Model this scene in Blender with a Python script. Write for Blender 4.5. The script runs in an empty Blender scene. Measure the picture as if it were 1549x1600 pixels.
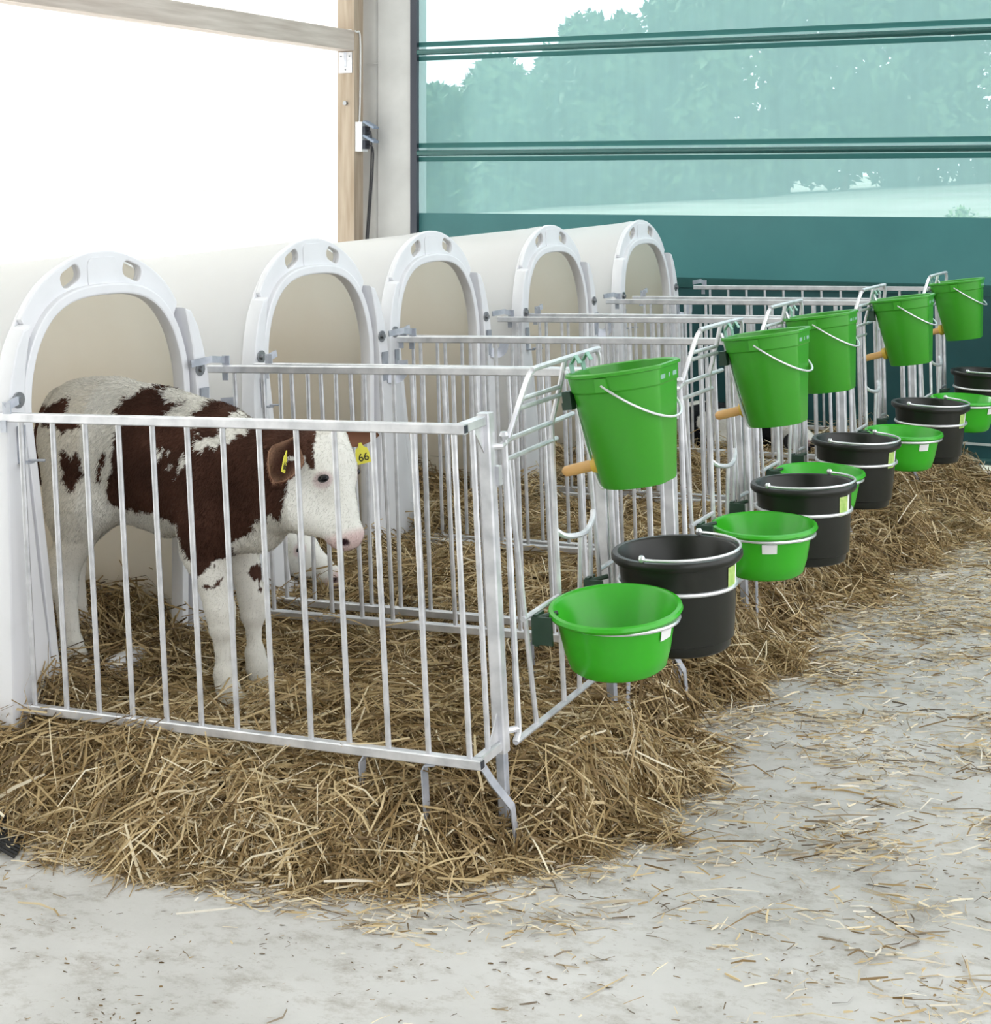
import bpy, bmesh, math, random
import numpy as np
from mathutils import Vector, Matrix, Euler

# ------------------------------------------------------------------ camera, light, exposure
S = bpy.context.scene
COL = S.collection
TH = math.atan2(.4305, .9026)
cam_d = bpy.data.cameras.new('camera')
cam_d.sensor_fit = 'HORIZONTAL'; cam_d.sensor_width = 36.0
cam_d.lens = 2550 / 1549 * 36.0
cam_d.shift_x = 0.0
cam_d.shift_y = -(800 - 288) / 1549
cam_d.clip_start = .05; cam_d.clip_end = 600
cam = bpy.data.objects.new('camera', cam_d); COL.objects.link(cam)
cam.location = (0, 0, 1.75)
cam.rotation_euler = (math.radians(90), 0, TH)
S.camera = cam

w = bpy.data.worlds.new('overcast_sky'); S.world = w; w.use_nodes = True
wn = w.node_tree.nodes; wl = w.node_tree.links
bg = wn['Background']; bg.inputs[1].default_value = 3.0
tc = wn.new('ShaderNodeTexCoord'); sx = wn.new('ShaderNodeSeparateXYZ'); rp = wn.new('ShaderNodeValToRGB')
wl.new(tc.outputs['Generated'], sx.inputs[0]); wl.new(sx.outputs[2], rp.inputs[0]); wl.new(rp.outputs[0], bg.inputs[0])
rp.color_ramp.elements[0].position = 0.0; rp.color_ramp.elements[0].color = (.93, .95, .98, 1)
rp.color_ramp.elements[1].position = .7; rp.color_ramp.elements[1].color = (.98, .99, 1.0, 1)

sun_d = bpy.data.lights.new('sun', 'SUN'); sun_d.energy = 4.0; sun_d.angle = math.radians(6); sun_d.color = (1, .97, .92)
sun = bpy.data.objects.new('sun', sun_d); COL.objects.link(sun)
sd_ = Vector((1.0, -.45, -.72)).normalized()
sun.rotation_euler = sd_.to_track_quat('-Z', 'Y').to_euler(); sun.location = (-12, 14, 12)

S.view_settings.view_transform = 'Standard'; S.view_settings.look = 'None'
S.view_settings.exposure = -0.08; S.view_settings.gamma = 1.0
S.view_settings.use_curve_mapping = False
S.cycles.use_denoising = True
S.cycles.max_bounces = 10; S.cycles.diffuse_bounces = 5; S.cycles.transmission_bounces = 8; S.cycles.transparent_max_bounces = 16
S.cycles.sample_clamp_indirect = 6.0

rng = np.random.default_rng(7); random.seed(7)

# ------------------------------------------------------------------ helpers
def tag(o, label=None, cat=None, group=None, kind=None):
    if label: o['label'] = label
    if cat: o['category'] = cat
    if group: o['group'] = group
    if kind: o['kind'] = kind
    return o

def thing(name, label=None, cat=None, loc=(0, 0, 0), rot=(0, 0, 0), group=None, parent=None, kind=None):
    o = bpy.data.objects.new(name, None); o.empty_display_size = .1
    COL.objects.link(o); o.location = loc; o.rotation_euler = rot
    if parent: o.parent = parent
    return tag(o, label, cat, group, kind)

def link(name, me, parent=None, mat=None, loc=None, rot=None):
    o = bpy.data.objects.new(name, me); COL.objects.link(o)
    if parent: o.parent = parent
    if mat is not None and len(me.materials) == 0: me.materials.append(mat)
    if loc is not None: o.location = loc
    if rot is not None: o.rotation_euler = rot
    return o

def copy_tree(o, parent=None):
    c = o.copy(); COL.objects.link(c); c.parent = parent
    for ch in list(o.children): copy_tree(ch, c)
    return c

def finish(me, angle=38, smooth=True):
    if smooth:
        me.polygons.foreach_set('use_smooth', [True] * len(me.polygons))
        me.set_sharp_from_angle(angle=math.radians(angle))
    me.update()
    return me

class MB:
    def __init__(s): s.v = []; s.f = []
    def add(s, vs, fs):
        n = len(s.v); s.v += [tuple(map(float, q)) for q in vs]; s.f += [tuple(i + n for i in q) for q in fs]
        return s
    def box(s, c, d, rot=None):
        x, y, z = [q / 2 for q in d]
        vs = [Vector((i * x, j * y, k * z)) for i in (-1, 1) for j in (-1, 1) for k in (-1, 1)]
        if rot is not None:
            R = Euler(rot).to_matrix(); vs = [R @ q for q in vs]
        vs = [q + Vector(c) for q in vs]
        return s.add(vs, [(0, 1, 3, 2), (4, 6, 7, 5), (0, 4, 5, 1), (2, 3, 7, 6), (0, 2, 6, 4), (1, 5, 7, 3)])
    def sweep(s, prof, pts, up=(0, 0, 1), closed=False, caps=True):
        pts = [Vector(p) for p in pts]; n = len(prof); m = len(pts); vs = []
        upv = Vector(up); last = None
        for i, p in enumerate(pts):
            if closed: t = pts[(i + 1) % m] - pts[i - 1]
            else: t = pts[min(i + 1, m - 1)] - pts[max(i - 1, 0)]
            t.normalize()
            if last is None:
                a = upv - t * upv.dot(t)
                if a.length < 1e-4: a = Vector((1, 0, 0)) - t * t.x
            else:
                a = last - t * last.dot(t)
            a.normalize(); last = a.copy(); b = t.cross(a)
            for (q, r) in prof: vs.append(p + b * q + a * r)
        fs = []
        for i in range(m if closed else m - 1):
            j = (i + 1) % m
            for k in range(n):
                l = (k + 1) % n
                fs.append((i * n + k, i * n + l, j * n + l, j * n + k))
        if caps and not closed:
            fs.append(tuple(range(n - 1, -1, -1))); fs.append(tuple((m - 1) * n + k for k in range(n)))
        return s.add(vs, fs)
    def tube(s, pts, r, n=8, up=(0, 0, 1), closed=False):
        return s.sweep([(r * math.cos(2 * math.pi * k / n), r * math.sin(2 * math.pi * k / n)) for k in range(n)], pts, up, closed)
    def rail(s, p0, p1, wd, ht, ch=.003, up=(0, 0, 1)):
        a, b = wd / 2, ht / 2
        return s.sweep([(-a + ch, -b), (a - ch, -b), (a, -b + ch), (a, b - ch), (a - ch, b), (-a + ch, b), (-a, b - ch), (-a, -b + ch)], [p0, p1], up)
    def lathe(s, prof, n=48, clip=None, close=True):
        vs = []; fs = []; m = len(prof)
        for (r, z) in prof:
            for k in range(n):
                a = 2 * math.pi * k / n; x = r * math.cos(a); y = r * math.sin(a)
                if clip: x = max(-clip[0] * r, min(clip[1] * r, x))
                vs.append((x, y, z))
        for i in range(m - 1):
            for k in range(n):
                l = (k + 1) % n
                fs.append((i * n + k, i * n + l, (i + 1) * n + l, (i + 1) * n + k))
        if close:
            fs.append(tuple(range(n - 1, -1, -1))); fs.append(tuple((m - 1) * n + k for k in range(n)))
        return s.add(vs, fs)
    def sphere(s, c, r, n=12, sc=(1, 1, 1)):
        vs = []; fs = []; m = n // 2
        for i in range(1, m):
            t = math.pi * i / m
            for k in range(n):
                a = 2 * math.pi * k / n
                vs.append((c[0] + r * sc[0] * math.sin(t) * math.cos(a), c[1] + r * sc[1] * math.sin(t) * math.sin(a), c[2] + r * sc[2] * math.cos(t)))
        for i in range(m - 2):
            for k in range(n):
                l = (k + 1) % n
                fs.append((i * n + k, (i + 1) * n + k, (i + 1) * n + l, i * n + l))
        fs.append(tuple(range(n))); fs.append(tuple((m - 2) * n + k for k in range(n - 1, -1, -1)))
        return s.add(vs, fs)
    def mesh(s, name, mat=None, angle=38, smooth=True):
        me = bpy.data.meshes.new(name); me.from_pydata(s.v, [], s.f)
        if mat: me.materials.append(mat)
        return finish(me, angle, smooth)
    def obj(s, name, mat, parent=None, loc=None, rot=None, angle=38, smooth=True):
        return link(name, s.mesh(name, mat, angle, smooth), parent, None, loc, rot)

def smooth_path(pts, sub=6, closed=False):
    P = [np.array(p, float) for p in pts]; n = len(P); out = []
    rngi = range(n if closed else n - 1)
    for i in rngi:
        if closed: a, b, c, d = P[(i - 1) % n], P[i], P[(i + 1) % n], P[(i + 2) % n]
        else: a, b, c, d = P[max(i - 1, 0)], P[i], P[i + 1], P[min(i + 2, n - 1)]
        for k in range(sub):
            t = k / sub
            out.append(.5 * ((2 * b) + (-a + c) * t + (2 * a - 5 * b + 4 * c - d) * t * t + (-a + 3 * b - 3 * c + d) * t ** 3))
    if not closed: out.append(P[-1])
    return [tuple(q) for q in out]

def plate(name, outlines, thick, bevel, mat, x0=0.0):
    """filled 2-D outline (with holes) in the (v,h) plane, turned so its normal is +X"""
    cu = bpy.data.curves.new(name, 'CURVE'); cu.dimensions = '2D'; cu.fill_mode = 'BOTH'
    cu.extrude = max(thick / 2 - bevel, 0.0005); cu.bevel_depth = bevel; cu.bevel_resolution = 1
    for pts in outlines:
        sp = cu.splines.new('POLY'); sp.points.add(len(pts) - 1); sp.use_cyclic_u = True
        for i, (a, b) in enumerate(pts): sp.points[i].co = (a, b, 0, 1)
    o = bpy.data.objects.new(name, cu); COL.objects.link(o)
    dg = bpy.context.evaluated_depsgraph_get(); dg.update()
    me = bpy.data.meshes.new_from_object(o.evaluated_get(dg))
    bpy.data.objects.remove(o); bpy.data.curves.remove(cu)
    n = len(me.vertices); co = np.empty(n * 3); me.vertices.foreach_get('co', co); co = co.reshape(-1, 3)
    co = np.stack([co[:, 2] + x0 + thick / 2, co[:, 0], co[:, 1]], 1)
    me.vertices.foreach_set('co', co.ravel()); me.name = name
    me.materials.clear(); me.materials.append(mat)
    return finish(me, 35)

def np_mesh(name, verts, quads, cols=None, mat=None, smooth=False, tris=False):
    me = bpy.data.meshes.new(name); nv = len(verts); nf = len(quads); k = quads.shape[1]
    me.vertices.add(nv); me.vertices.foreach_set('co', verts.astype(np.float32).ravel())
    me.loops.add(nf * k); me.loops.foreach_set('vertex_index', quads.astype(np.int32).ravel())
    me.polygons.add(nf); me.polygons.foreach_set('loop_start', np.arange(0, nf * k, k, dtype=np.int32))
    if smooth: me.polygons.foreach_set('use_smooth', np.ones(nf, bool))
    me.update(calc_edges=True)
    if cols is not None:
        at = me.color_attributes.new('Col', 'FLOAT_COLOR', 'POINT')
        c = np.ones((nv, 4), np.float32); c[:, :3] = cols
        at.data.foreach_set('color', c.ravel())
    if mat: me.materials.append(mat)
    return me

# ------------------------------------------------------------------ materials
def mat(name, col, rough=.5, metal=0.0, **kw):
    m = bpy.data.materials.new(name); m.use_nodes = True
    b = m.node_tree.nodes['Principled BSDF']
    b.inputs['Base Color'].default_value = (*col, 1); b.inputs['Roughness'].default_value = rough; b.inputs['Metallic'].default_value = metal
    for k, v in kw.items(): b.inputs[k].default_value = v
    return m

def nodes(m): return m.node_tree.nodes, m.node_tree.links, m.node_tree.nodes['Principled BSDF']

def noise_col(m, c1, c2, scale=8, detail=6, lo=.35, hi=.65, stretch=None, bump=0, coord='Object', rough=None):
    n, l, b = nodes(m)
    t = n.new('ShaderNodeTexCoord'); mp = n.new('ShaderNodeMapping'); nz = n.new('ShaderNodeTexNoise'); r = n.new('ShaderNodeValToRGB')
    l.new(t.outputs[coord], mp.inputs[0]); l.new(mp.outputs[0], nz.inputs[0])
    if stretch: mp.inputs['Scale'].default_value = stretch
    nz.inputs['Scale'].default_value = scale; nz.inputs['Detail'].default_value = detail
    l.new(nz.outputs[0], r.inputs[0])
    r.color_ramp.elements[0].position = lo; r.color_ramp.elements[0].color = (*c1, 1)
    r.color_ramp.elements[1].position = hi; r.color_ramp.elements[1].color = (*c2, 1)
    l.new(r.outputs[0], b.inputs['Base Color'])
    if bump:
        bp = n.new('ShaderNodeBump'); bp.inputs['Strength'].default_value = bump; bp.inputs['Distance'].default_value = .01
        l.new(nz.outputs[0], bp.inputs['Height']); l.new(bp.outputs[0], b.inputs['Normal'])
    return m

def translucent_mix(m, col, fac):
    n, l, b = nodes(m); out = n['Material Output']
    t = n.new('ShaderNodeBsdfTranslucent'); t.inputs[0].default_value = (*col, 1)
    mx = n.new('ShaderNodeMixShader'); mx.inputs[0].default_value = fac
    l.new(b.outputs[0], mx.inputs[1]); l.new(t.outputs[0], mx.inputs[2]); l.new(mx.outputs[0], out.inputs[0])
    return m

M = {}
M['galv'] = noise_col(mat('galvanized_steel', (.66, .67, .70), .42, .6), (.50, .51, .54), (.76, .76, .79), 16, 6, .3, .66)
M['galv_dull'] = noise_col(mat('dull_zinc_plate', (.42, .44, .49), .5, .5), (.36, .385, .44), (.52, .54, .60), 20, 4)
M['steel'] = mat('bolt_steel', (.35, .36, .38), .35, .9)
M['hutch'] = translucent_mix(noise_col(mat('white_polyethylene', (.84, .85, .88), .38), (.81, .82, .85), (.86, .87, .90), 3, 4), (.93, .95, 1.0), .44)
M['hutch_front'] = noise_col(mat('white_polyethylene_front', (.72, .722, .75), .4), (.67, .672, .70), (.735, .738, .77), 5, 6, .25, .5)
M['glow_skin'] = translucent_mix(noise_col(mat('glow_beige_inner_skin', (.87, .80, .68), .55), (.82, .73, .58), (.90, .84, .73), 2.5, 6, .3, .6), (.98, .92, .81), .55)  # same white plastic inside; daylight glowing through is tinted into this beige
M['green'] = translucent_mix(mat('green_plastic', (.05, .34, .022), .28), (.12, .60, .05), .12)
M['green_bowl'] = translucent_mix(mat('bright_green_plastic', (.045, .46, .02), .25), (.12, .66, .04), .14)
M['black'] = mat('black_plastic', (.014, .015, .012), .32, **{'Specular IOR Level': .35})
M['hook'] = mat('pale_green_plastic_hook', (.25, .45, .36), .35)
M['wire'] = mat('bright_wire', (.75, .76, .78), .28, .7)
M['clip'] = mat('dark_green_clip', (.02, .05, .03), .4)
M['teat'] = translucent_mix(mat('tan_rubber_teat', (.80, .50, .20), .4), (.9, .55, .2), .25)
M['nut'] = mat('yellow_teat_collar', (.72, .46, .06), .4)
M['sticker'] = mat('white_paper_sticker', (.8, .8, .8), .5)
M['sticker_green'] = noise_col(mat('green_paper_sticker', (.45, .6, .15), .5), (.30, .50, .10), (.62, .72, .28), 22, 2)
M['rubber'] = mat('black_rubber', (.012, .012, .013), .6)
M['yellow_tag'] = mat('yellow_ear_tag', (.78, .72, .08), .45)
M['ink'] = mat('black_ink', (.01, .01, .01), .6)
M['eye'] = mat('calf_eye', (.006, .006, .009), .12, **{'Specular IOR Level': .3})
M['wood'] = noise_col(mat('spruce_wood', (.5, .4, .3), .6), (.33, .25, .175), (.48, .395, .31), 3, 8, .3, .7, (9, 9, .7))
M['wood_beam'] = noise_col(mat('weathered_beam', (.5, .42, .36), .65), (.42, .345, .30), (.60, .525, .475), 3, 8, .3, .7, (9, .7, 9))
M['concrete'] = noise_col(mat('grey_concrete', (.5, .5, .5), .8), (.44, .44, .435), (.56, .56, .555), 3, 8, .3, .7, None, .1)
M['dark'] = mat('dark_guide_rail', (.035, .04, .055), .45, .3)
M['roof'] = mat('roof_sheet_grey', (.30, .30, .29), .7)
M['band'] = translucent_mix(noise_col(mat('dark_teal_tarp', (.02, .10, .105), .5), (.018, .09, .098), (.026, .115, .12), 2, 5), (.08, .27, .27), .17)
M['band2'] = noise_col(mat('double_dark_teal_tarp', (.008, .06, .065), .5), (.007, .055, .06), (.011, .075, .08), 2, 5)
M['hem'] = translucent_mix(mat('teal_hem', (.018, .098, .094), .55), (.03, .18, .17), .28)
M['tube'] = mat('teal_roll_tube', (.03, .10, .095), .22, .2)
M['socketbox'] = mat('white_socket_box', (.8, .82, .83), .4)
M['flap'] = mat('blue_grey_socket_flap', (.22, .27, .36), .4)
M['cable'] = mat('black_cable', (.02, .02, .025), .5)
M['cable_w'] = mat('white_cable', (.75, .75, .75), .5)
M['bark'] = noise_col(mat('tree_bark', (.12, .09, .06), .9), (.07, .05, .035), (.16, .12, .09), 9, 6)
M['leaf'] = noise_col(mat('tree_leaf', (.05, .10, .03), .7), (.03, .07, .02), (.08, .14, .05), 2, 3)
M['shrub'] = noise_col(mat('shrub_leaf', (.12, .22, .06), .7), (.08, .16, .04), (.20, .32, .10), 4, 3)
M['field'] = noise_col(mat('pale_field', (.28, .29, .24), .9), (.24, .26, .20), (.33, .33, .29), .3, 5)

def col_mat(name, rough=.7, transl=.0, spec=.3):
    m = mat(name, (.5, .5, .5), rough); n, l, b = nodes(m)
    a = n.new('ShaderNodeAttribute'); a.attribute_name = 'Col'
    l.new(a.outputs['Color'], b.inputs['Base Color']); b.inputs['Specular IOR Level'].default_value = spec
    if transl:
        out = n['Material Output']; t = n.new('ShaderNodeBsdfTranslucent'); l.new(a.outputs['Color'], t.inputs[0])
        mx = n.new('ShaderNodeMixShader'); mx.inputs[0].default_value = transl
        l.new(b.outputs[0], mx.inputs[1]); l.new(t.outputs[0], mx.inputs[2]); l.new(mx.outputs[0], out.inputs[0])
    return m
M['straw'] = col_mat('straw_stalk', .5, .18, .35)
M['coat'] = col_mat('calf_coat', .75, 0, .15)
M['fur'] = col_mat('calf_fur', .75, .25, .15)

# glowing white translucent wall sheet
m = bpy.data.materials.new('translucent_wall_sheet'); m.use_nodes = True
n, l, b = nodes(m); out = n['Material Output']
t = n.new('ShaderNodeBsdfTranslucent'); t.inputs[0].default_value = (.96, .97, .95, 1)
d = n.new('ShaderNodeBsdfDiffuse'); d.inputs[0].default_value = (.85, .86, .85, 1)
mx = n.new('ShaderNodeMixShader'); mx.inputs[0].default_value = .80
l.new(d.outputs[0], mx.inputs[1]); l.new(t.outputs[0], mx.inputs[2]); l.new(mx.outputs[0], out.inputs[0]); M['sheet'] = m

# see-through teal windbreak mesh
m = bpy.data.materials.new('teal_windbreak_mesh'); m.use_nodes = True
n, l, b = nodes(m); out = n['Material Output']
tr = n.new('ShaderNodeBsdfTransparent'); tr.inputs[0].default_value = (.88, .98, 1.0, 1)
tl = n.new('ShaderNodeBsdfTranslucent'); df = n.new('ShaderNodeBsdfDiffuse')
tl.inputs[0].default_value = (.29, .455, .465, 1); df.inputs[0].default_value = (.10, .38, .35, 1)
tcn = n.new('ShaderNodeTexCoord'); mp = n.new('ShaderNodeMapping'); nz = n.new('ShaderNodeTexNoise')
l.new(tcn.outputs['Object'], mp.inputs[0]); mp.inputs['Scale'].default_value = (14, 14, 1.6)
l.new(mp.outputs[0], nz.inputs[0]); nz.inputs['Scale'].default_value = 1.2; nz.inputs['Detail'].default_value = 5
mr = n.new('ShaderNodeMapRange'); mr.inputs[3].default_value = .30; mr.inputs[4].default_value = .42; l.new(nz.outputs[0], mr.inputs[0])
m1 = n.new('ShaderNodeMixShader'); m1.inputs[0].default_value = .25; l.new(tl.outputs[0], m1.inputs[1]); l.new(df.outputs[0], m1.inputs[2])
m2 = n.new('ShaderNodeMixShader'); l.new(mr.outputs[0], m2.inputs[0]); l.new(m1.outputs[0], m2.inputs[1]); l.new(tr.outputs[0], m2.inputs[2])
l.new(m2.outputs[0], out.inputs[0]); M['mesh'] = m

# floor concrete with grime and chaff specks
m = mat('barn_floor_concrete', (.55, .54, .52), .85); n, l, b = nodes(m)
t = n.new('ShaderNodeTexCoord')
def fl_noise(scale, detail, stretch=(1, 1, 1), rough=.55):
    mp = n.new('ShaderNodeMapping'); nz = n.new('ShaderNodeTexNoise'); l.new(t.outputs['Object'], mp.inputs[0]); l.new(mp.outputs[0], nz.inputs[0])
    mp.inputs['Scale'].default_value = stretch; nz.inputs['Scale'].default_value = scale; nz.inputs['Detail'].default_value = detail; nz.inputs['Roughness'].default_value = rough
    return nz
def ramp(src, a, ca, bb, cb):
    r = n.new('ShaderNodeValToRGB'); l.new(src.outputs[0], r.inputs[0])
    r.color_ramp.elements[0].position = a; r.color_ramp.elements[0].color = ca; r.color_ramp.elements[1].position = bb; r.color_ramp.elements[1].color = cb
    return r
base = ramp(fl_noise(1.1, 10, rough=.6), .3, (.395, .388, .37, 1), .68, (.585, .577, .568, 1))
sp1 = ramp(fl_noise(26, 7, (1, 2.0, 1), .68), .62, (1, 1, 1, 1), .74, (.40, .33, .26, 1))
sp2 = ramp(fl_noise(7, 10, (1, 1.3, 1), .78), .50, (1, 1, 1, 1), .74, (.50, .45, .38, 1))
def mul(a, b_):
    x = n.new('ShaderNodeMix'); x.data_type = 'RGBA'; x.blend_type = 'MULTIPLY'; x.inputs[0].default_value = 1
    l.new(a, x.inputs[6]); l.new(b_, x.inputs[7]); return x.outputs[2]
l.new(mul(mul(base.outputs[0], sp1.outputs[0]), sp2.outputs[0]), b.inputs['Base Color'])
bp = n.new('ShaderNodeBump'); bp.inputs['Strength'].default_value = .25; bp.inputs['Distance'].default_value = .01
l.new(fl_noise(30, 8).outputs[0], bp.inputs['Height']); l.new(bp.outputs[0], b.inputs['Normal']); M['floor'] = m

# ------------------------------------------------------------------ setting
YB = 10.2          # curtain plane
XW = -6.06         # left wall plane
o = MB().box((-1.0, 3.6, -.05), (11.0, 13.4, .10)).obj('floor', M['floor'], smooth=False); tag(o, 'pale dusty concrete barn floor', None, None, 'structure')
vs = []; fs = []; gd = [10, 20, 35, 50, 65, 82, 110, 160, 260]; gl = [-120, -60, -30, -15, -4, 4, 12, 24, 40, 80, 140]
for dd in gd:
    for ll in gl:
        zz = (.30 + .056 * (min(max(ll, -4), 40) + 4)) * min(max((dd - 30) / 50, 0), 1) - .11
        vs.append((math.cos(TH) * ll - math.sin(TH) * dd, max(math.sin(TH) * ll + math.cos(TH) * dd, YB + .25), zz))
for a in range(len(gd) - 1):
    for b in range(len(gl) - 1):
        q = a * len(gl) + b; fs.append((q, q + 1, q + 1 + len(gl), q + len(gl)))
o = MB().add(vs, fs).obj('ground', M['field'], smooth=False)
o2 = MB().box((-30, 0, -.3), (90, 90, .1)).obj('yard', M['field'], smooth=False); tag(o2, 'bare ground around the barn', None, None, 'structure'); tag(o, 'pale mown field outside the curtain', None, None, 'structure')

roof = thing('ceiling', 'barn roof of dark sheets with translucent strips', kind='structure', loc=(0, 0, 0))
k = 0; y = -6.0
while y < YB + .2:
    tl_ = (k % 3 == 1)
    MB().box((-.9, y + .5, 6.25), (10.8, .998, .012)).obj('roof_sheet', M['sheet'] if tl_ else M['roof'], roof, smooth=False); y += 1.0; k += 1
o = MB().box((-.9, -6.0, 3.1), (10.8, .1, 6.3)).obj('wall_front', M['roof'], smooth=False); tag(o, 'barn gable wall behind the camera', None, None, 'structure')
wall = thing('wall_left', 'white translucent corrugated sheet wall behind the hutches', kind='structure', loc=(XW - .10, 0, 0))
y = -6.0; k = 0
while y < YB + .2:
    wd = min(1.02, YB + .25 - y)
    mb = MB(); vs = []; fs = []; N = 14
    for i in range(N + 1):
        yy = y + wd * i / N; xo = .012 * (i % 2) + .006 * (k % 2)
        vs += [(xo, yy, .02), (xo, yy, 6.2)]
    for i in range(N): fs.append((2 * i, 2 * i + 2, 2 * i + 3, 2 * i + 1))
    mb.add(vs, fs).obj('wall_sheet', M['sheet'], wall, smooth=False)
    y += 1.0; k += 1
o = MB().rail((XW - .17, -6, 1.74), (XW - .17, YB - .3, 1.74), .03, .05).obj('wall_girt', M['wood'], wall, loc=(-(XW - .10), 0, 0), smooth=False)

o = MB().rail((XW + .07, YB - .065, 0), (XW + .07, YB - .065, 5.6), .14, .13, .004, (0, 1, 0)).obj('trim_1', M['wood'], smooth=False); tag(o, 'upright spruce post in the barn corner', None, None, 'structure')
o = MB().rail((XW + .07, -5.9, 2.775), (XW + .07, YB - .131, 2.775), .14, .145, .004).obj('trim_2', M['wood_beam'], smooth=False); tag(o, 'long weathered wooden cross beam along the white wall', None, None, 'structure')
mb = MB().sweep([(-.36, -.11), (.19, -.11), (.19, .11), (-.085, .11), (-.10, .085), (-.115, .095), (-.36, .06)], [(-5.735, YB + .15, 0), (-5.735, YB + .15, 5.6)], (0, -1, 0))
o = mb.obj('wall_column', M['concrete'], smooth=False); tag(o, 'grey concrete column beside the wooden post', None, None, 'structure')
MB().box((-5.735, YB + .15, 2.62), (.385, .222, .006)).obj('joint', M['concrete'], o, smooth=False)

# angle bracket, bolt head, socket box with cables
b_ = thing('angle_bracket', 'white metal angle bracket screwed under the wooden beam', 'bracket', (XW + .07, YB - .134, 2.62))
MB().box((0, 0, 0), (.11, .006, .15)).obj('plate', M['galv'], b_, smooth=False)
MB().sweep([(-.012, 0), (.012, 0), (0, .018)], [(0, -.004, -.03), (0, -.004, .075)], (0, -1, 0)).obj('rib', M['galv'], b_, smooth=False)
for dx, dz in ((-.035, .045), (.035, .045), (0, -.05)): MB().sphere((dx, -.005, dz), .007, 8).obj('screw', M['steel'], b_)
o = MB().tube([(XW + .075, YB - .12, 2.33), (XW + .075, YB - .155, 2.33)], .016, 8).obj('bolt_head', M['steel']); tag(o, 'single steel bolt head in the wooden post', 'bolt')
sb = thing('socket_box', 'white double socket box with blue grey flaps on wooden post', 'socket', (XW + .14, YB - .075, 2.09))
MB().box((.028, 0, 0), (.055, .085, .21)).obj('housing', M['socketbox'], sb, smooth=False)
for dz in (.055, -.045):
    MB().box((.062, 0, dz - .012), (.03, .07, .06)).obj('socket_outlet', M['dark'], sb, smooth=False)
    MB().box((.105, 0, dz + .03), (.10, .075, .016), (0, .5, 0)).obj('socket_flap', M['flap'], sb, smooth=False)
o = MB().tube(smooth_path([(XW + .09, YB - .135, 2.853), (XW + .145, YB - .11, 2.84), (XW + .148, YB - .06, 2.80), (XW + .147, YB - .06, 2.4), (XW + .15, YB - .075, 2.19)]), .007, 6).obj('power_cable', M['cable_w']); tag(o, 'white cable running down the wooden post to the socket box', 'cable')
for i, (dx, lab) in enumerate(((.13, 'black cable hanging from the upper socket flap'), (.145, 'black cable hanging from the lower socket flap'))):
    xx = XW + .14 + dx - .04
    o = MB().tube(smooth_path([(XW + .21, YB - .075, 2.13 - .1 * i), (xx + .02, YB - .08, 2.10 - .1 * i), (xx + .015, YB - .08, 1.8), (xx - .03, YB - .08, 1.2), (xx - .05, YB - .08, .5), (xx - .05, YB - .08, .02)]), .006, 6).obj('hanging_cable', M['cable'])
    tag(o, lab, 'cable', 'black cables at the socket box')

# roll-up curtain
cur = thing('roll_curtain', 'tall teal mesh roll curtain closing the barn end', 'curtain', (0, YB + .06, 0))
CX0, CX1 = -5.50, 4.4
def sheet(z0, z1, name, mt, y=0.0, nx=60, nz=6, amp=.006):
    vs = []; fs = []
    for i in range(nx + 1):
        for j in range(nz + 1):
            x = CX0 - .03 + (CX1 - CX0 + .03) * i / nx; z = z0 + (z1 - z0) * j / nz
            vs.append((x, y + amp * math.sin(x * 3.1 + z) * math.sin(math.pi * j / nz), z))
    for i in range(nx):
        for j in range(nz):
            a = i * (nz + 1) + j; fs.append((a, a + nz + 1, a + nz + 2, a + 1))
    return MB().add(vs, fs).obj(name, mt, cur, angle=80)
rails_z = (2.694, 1.977)
sheet(1.546, rails_z[1] - .045, 'mesh_panel', M['mesh'])
sheet(rails_z[1] + .045, rails_z[0] - .045, 'mesh_panel', M['mesh'])
sheet(rails_z[0] + .045, 5.4, 'mesh_panel', M['mesh'])
sheet(1.10, 1.546, 'lower_band', M['band'], .002, 60, 8, .01)
sheet(.05, 1.10, 'lower_band', M['band2'], .002, 60, 10, .012)
for z in rails_z:
    sheet(z + .032, z + .066, 'hem_strip', M['hem'], -.004, 30, 1, .002)
    sheet(z - .066, z - .034, 'hem_strip', M['hem'], -.004, 30, 1, .002)
    sheet(z - .036, z + .034, 'sleeve', M['mesh'], .012, 30, 1, 0)
    MB().tube([(CX0, -.02, z - .006), (CX1, -.02, z - .006)], .021, 12).obj('roll_tube', M['tube'], cur)
sheet(1.07, 1.135, 'seam_strip', M['hem'], -.008, 20, 1, .0)
MB().tube([(CX0, -.01, .165), (CX1, -.01, .165)], .008, 8).obj('tension_rope', M['sheet'], cur)
MB().tube([(CX0, 0, .06), (CX1, 0, .06)], .022, 10).obj('bottom_tube', M['tube'], cur)
MB().box((CX0 - .022, -.02, 2.75), (.05, .04, 5.5)).obj('guide_rail', M['dark'], cur, smooth=False)

# ------------------------------------------------------------------ calf hutches
def arc_outline(side_pts, top_pts):
    """mirror half outline (bottom -> top, positive v) into a closed polygon"""
    h = side_pts + top_pts
    return h + [(-a, b) for a, b in reversed(h) if a > 1e-6]

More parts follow.
